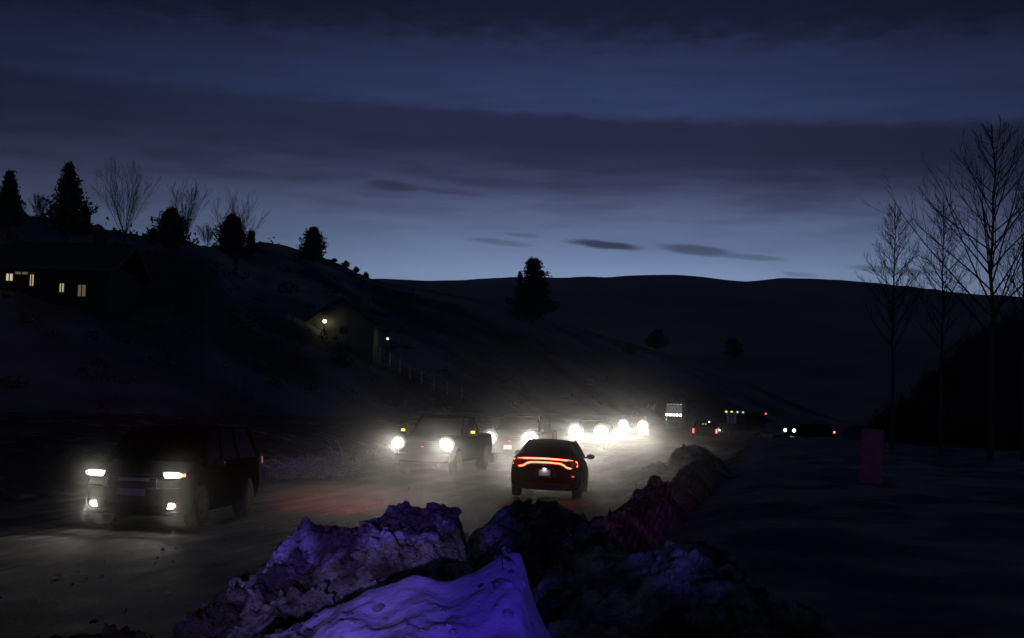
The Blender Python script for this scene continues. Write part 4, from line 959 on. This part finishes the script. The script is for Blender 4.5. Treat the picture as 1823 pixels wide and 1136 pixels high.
# leafless thicket on the dark rise at right
rnd = random.Random(19); bm = bmesh.new()
for i in range(900):
    px = 1560 + 340 * rnd.random() ** .8; Y = rnd.uniform(76, 158); p = at(px, 600, Y); hit, loc, nrm, _, ob, _ = sc.ray_cast(dg, Vector((p.x, Y, 300)), Vector((0, 0, -1)))
    if not hit or not ob.name.startswith('hill'): continue
    Hh = rnd.uniform(1.2, 3.6) * (.5 + .5 * min(1, (px - 1560) / 160))
    for k in range(16):
        a = rnd.random() * 6.283; le = rnd.uniform(.05, .55); c = loc + Vector((rnd.gauss(0, .3), rnd.gauss(0, .3), -.1)); d = Vector((math.cos(a) * le, math.sin(a) * le, 1)).normalized(); L = Hh * rnd.uniform(.6, 1); w = Vector((.035, 0, 0))
        m1 = c + d * L * .55; bm.faces.new([bm.verts.new(c - w), bm.verts.new(c + w), bm.verts.new(c + d * L)])
        for q in range(2):
            e = (d + Vector((rnd.gauss(0, .5), rnd.gauss(0, .5), .1))).normalized(); st_ = c + d * L * rnd.uniform(.3, .8)
            bm.faces.new([bm.verts.new(st_ - w * .6), bm.verts.new(st_ + w * .6), bm.verts.new(st_ + e * L * .4)])
me = bpy.data.meshes.new('thicket'); bm.to_mesh(me); bm.free(); o = link_mesh('thicket', me, BARK); tag(o, 'dense leafless thicket covering the dark rise on the right', 'thicket', kind='stuff')
# glints: bits of ice on the near road
ICE = mat('ice_fragment', (.75, .78, .8), .15)
for i, (px, py, s_) in enumerate(((105, 1022, .07), (300, 1053, .04), (128, 1132, .05), (290, 978, .05), (140, 1016, .03), (340, 1000, .03))):
    d = at(px, py, 10) - CAM; t = -2.56 / d.z; p = CAM + d * t
    bm = bmesh.new(); bmesh.ops.create_icosphere(bm, subdivisions=1, radius=1, matrix=Matrix.Diagonal((s_, s_ * .6, s_ * .35, 1)))
    o = obj('ice_fragment', bm, ICE); o.location = (p.x, p.y, .03)
    tag(o, ['largest ice fragment on the dark road left of the snow pile', 'tiny ice fragment on the road nearest the snow pile', 'ice fragment at the very bottom left of the road', 'ice fragment in the light just before the suv', 'tiny ice fragment beside the largest one', 'tiny ice fragment between the suv and the snow pile'][i], 'ice fragment', 'ice fragments on the road')

# ------------------------------------------------------------------ emergency lights of the vehicle the photographer stands by
def beacon(name, loc, target, energy, col, ang, blend=.4, size=.05, flat=1.):
    ld = bpy.data.lights.new(name, 'SPOT'); ld.energy = energy; ld.color = col; ld.spot_size = R(ang); ld.spot_blend = blend; ld.shadow_soft_size = size
    o = bpy.data.objects.new(name, ld); COL.objects.link(o); o.location = loc
    d = (Vector(target) - Vector(loc)).normalized(); o.rotation_euler = d.to_track_quat('-Z', 'Y').to_euler(); o.scale = (1, flat, 1); return o
beacon('beacon_blue', (.9, -3.2, 1.9), at(745, 1085, 9.6), 4300, (.10, .035, 1.), 9.8, .6)
beacon('beacon_violet', (-.6, -3.0, 2.4), at(550, 995, 14), 2900, (.42, .29, 1.), 13, .8)
beacon('beacon_red', (-.9, -3.0, 3.3), at(610, 888, 31), 130000, (1., .06, .08), 6.8, .8, flat=.22)
beacon('beacon_red', (-1.5, -3.0, 3.2), at(60, 1040, 15), 160, (1., .10, .10), 11, 1.)
beacon('beacon_violet', (.4, -3.0, 2.6), at(228, 868, 26.2), 2200, (.55, .14, 1.), 2.6, .8, flat=.5)
beacon('beacon_red', (1.2, -3.0, 3.3), at(1215, 858, 32), 2000, (1., .05, .10), 4, .9, flat=.6)
beacon('beacon_magenta', (1.9, -3.0, 3.3), at(1130, 905, 26), 3000, (.70, .06, .62), 8, .9, flat=.45)
beacon('beacon_purple', (2.2, -3.0, 2.4), at(1555, 815, 40), 1800, (.70, .06, .80), 3.2, .6)
beacon('beacon_blue', (2.2, -3.0, 2.6), at(1190, 1000, 12.3), 850, (.14, .08, 1.), 3.2, .7, flat=.8)

# ------------------------------------------------------------------ mist: snow dust in the air over the road
def mist():
    y0, y1 = 19., 190.; H = 7.0
    bm = bmesh.new(); N = 16; rows = []
    for i in range(N + 1):
        y = lerp(y0, y1, i / N); c = lane_x(y); wl, wr = 11. + .03 * (y - y0), 13.
        rows.append([bm.verts.new(p) for p in ((c - wl, y, -.6), (c + wr, y, -.6), (c + wr, y, H), (c - wl, y, H))])
    for a, b_ in zip(rows, rows[1:]):
        for k in range(4): bm.faces.new((a[k], a[(k + 1) % 4], b_[(k + 1) % 4], b_[k]))
    bm.faces.new(rows[0]); bm.faces.new(rows[-1])
    M = bpy.data.materials.new('snow_dust'); M.use_nodes = True; b = NB(M.node_tree); M.node_tree.nodes.clear()
    g = b.n('ShaderNodeNewGeometry').outputs['Position']; sp = b.n('ShaderNodeSeparateXYZ'); b.l(g, sp.inputs[0]); x, y, z = sp.outputs
    n_ = b.math('SUBTRACT', x, b.math('ADD', b.math('MULTIPLY', y, .195), -12.0))
    fall = b.math('ADD', b.math('MULTIPLY', b.math('EXPONENT', b.math('DIVIDE', b.math('MAXIMUM', z, 0.), -.42)), 2.2), b.math('MULTIPLY', b.math('EXPONENT', b.math('DIVIDE', b.math('MAXIMUM', z, 0.), -2.8)), .15))
    top = b.smooth(z, 6.9, 3.5)
    lat = b.math('MULTIPLY', b.smooth(n_, -3.8, -.2), b.smooth(n_, 12.0, 5.5)); lon = b.math('MULTIPLY', b.math('ADD', b.math('MULTIPLY', b.smooth(y, 20, 30), .62), b.math('MULTIPLY', b.smooth(y, 33.5, 46), .38)), b.smooth(y, 188, 120))
    cv = b.n('ShaderNodeCombineXYZ'); b.l(b.math('MULTIPLY', x, .35), cv.inputs[0]); b.l(b.math('MULTIPLY', y, .12), cv.inputs[1]); b.l(b.math('MULTIPLY', z, .8), cv.inputs[2])
    nz = b.smooth(b.noise(cv.outputs[0], 1.0, 3, .55), .30, .72, .25, 1.6)
    d = b.math('MULTIPLY', b.math('MULTIPLY', b.math('MULTIPLY', fall, top), b.math('MULTIPLY', lat, lon)), b.math('MULTIPLY', nz, .0155))
    v = b.n('ShaderNodeVolumePrincipled'); v.inputs['Color'].default_value = (.98, .955, .90, 1); v.inputs['Anisotropy'].default_value = .955
    b.l(d, v.inputs['Density']); o_ = b.n('ShaderNodeOutputMaterial'); b.l(v.outputs[0], o_.inputs['Volume'])
    o = obj('snow_dust', bm, M); tag(o, 'snow dust hanging in the headlight beams over the road', 'mist', kind='stuff')
mist()
# thin even air round everything
bm = bmesh.new(); add_box(bm, Vector((0, 1500, 120)), (8000, 4200, 262))
M = bpy.data.materials.new('haze'); M.use_nodes = True; b = NB(M.node_tree); M.node_tree.nodes.clear()
v = b.n('ShaderNodeVolumePrincipled'); v.inputs['Color'].default_value = (.90, .93, 1, 1); v.inputs['Density'].default_value = .00012; v.inputs['Anisotropy'].default_value = .3
o_ = b.n('ShaderNodeOutputMaterial'); b.l(v.outputs[0], o_.inputs['Volume'])
o = obj('haze', bm, M); tag(o, 'thin evening haze', kind='stuff')
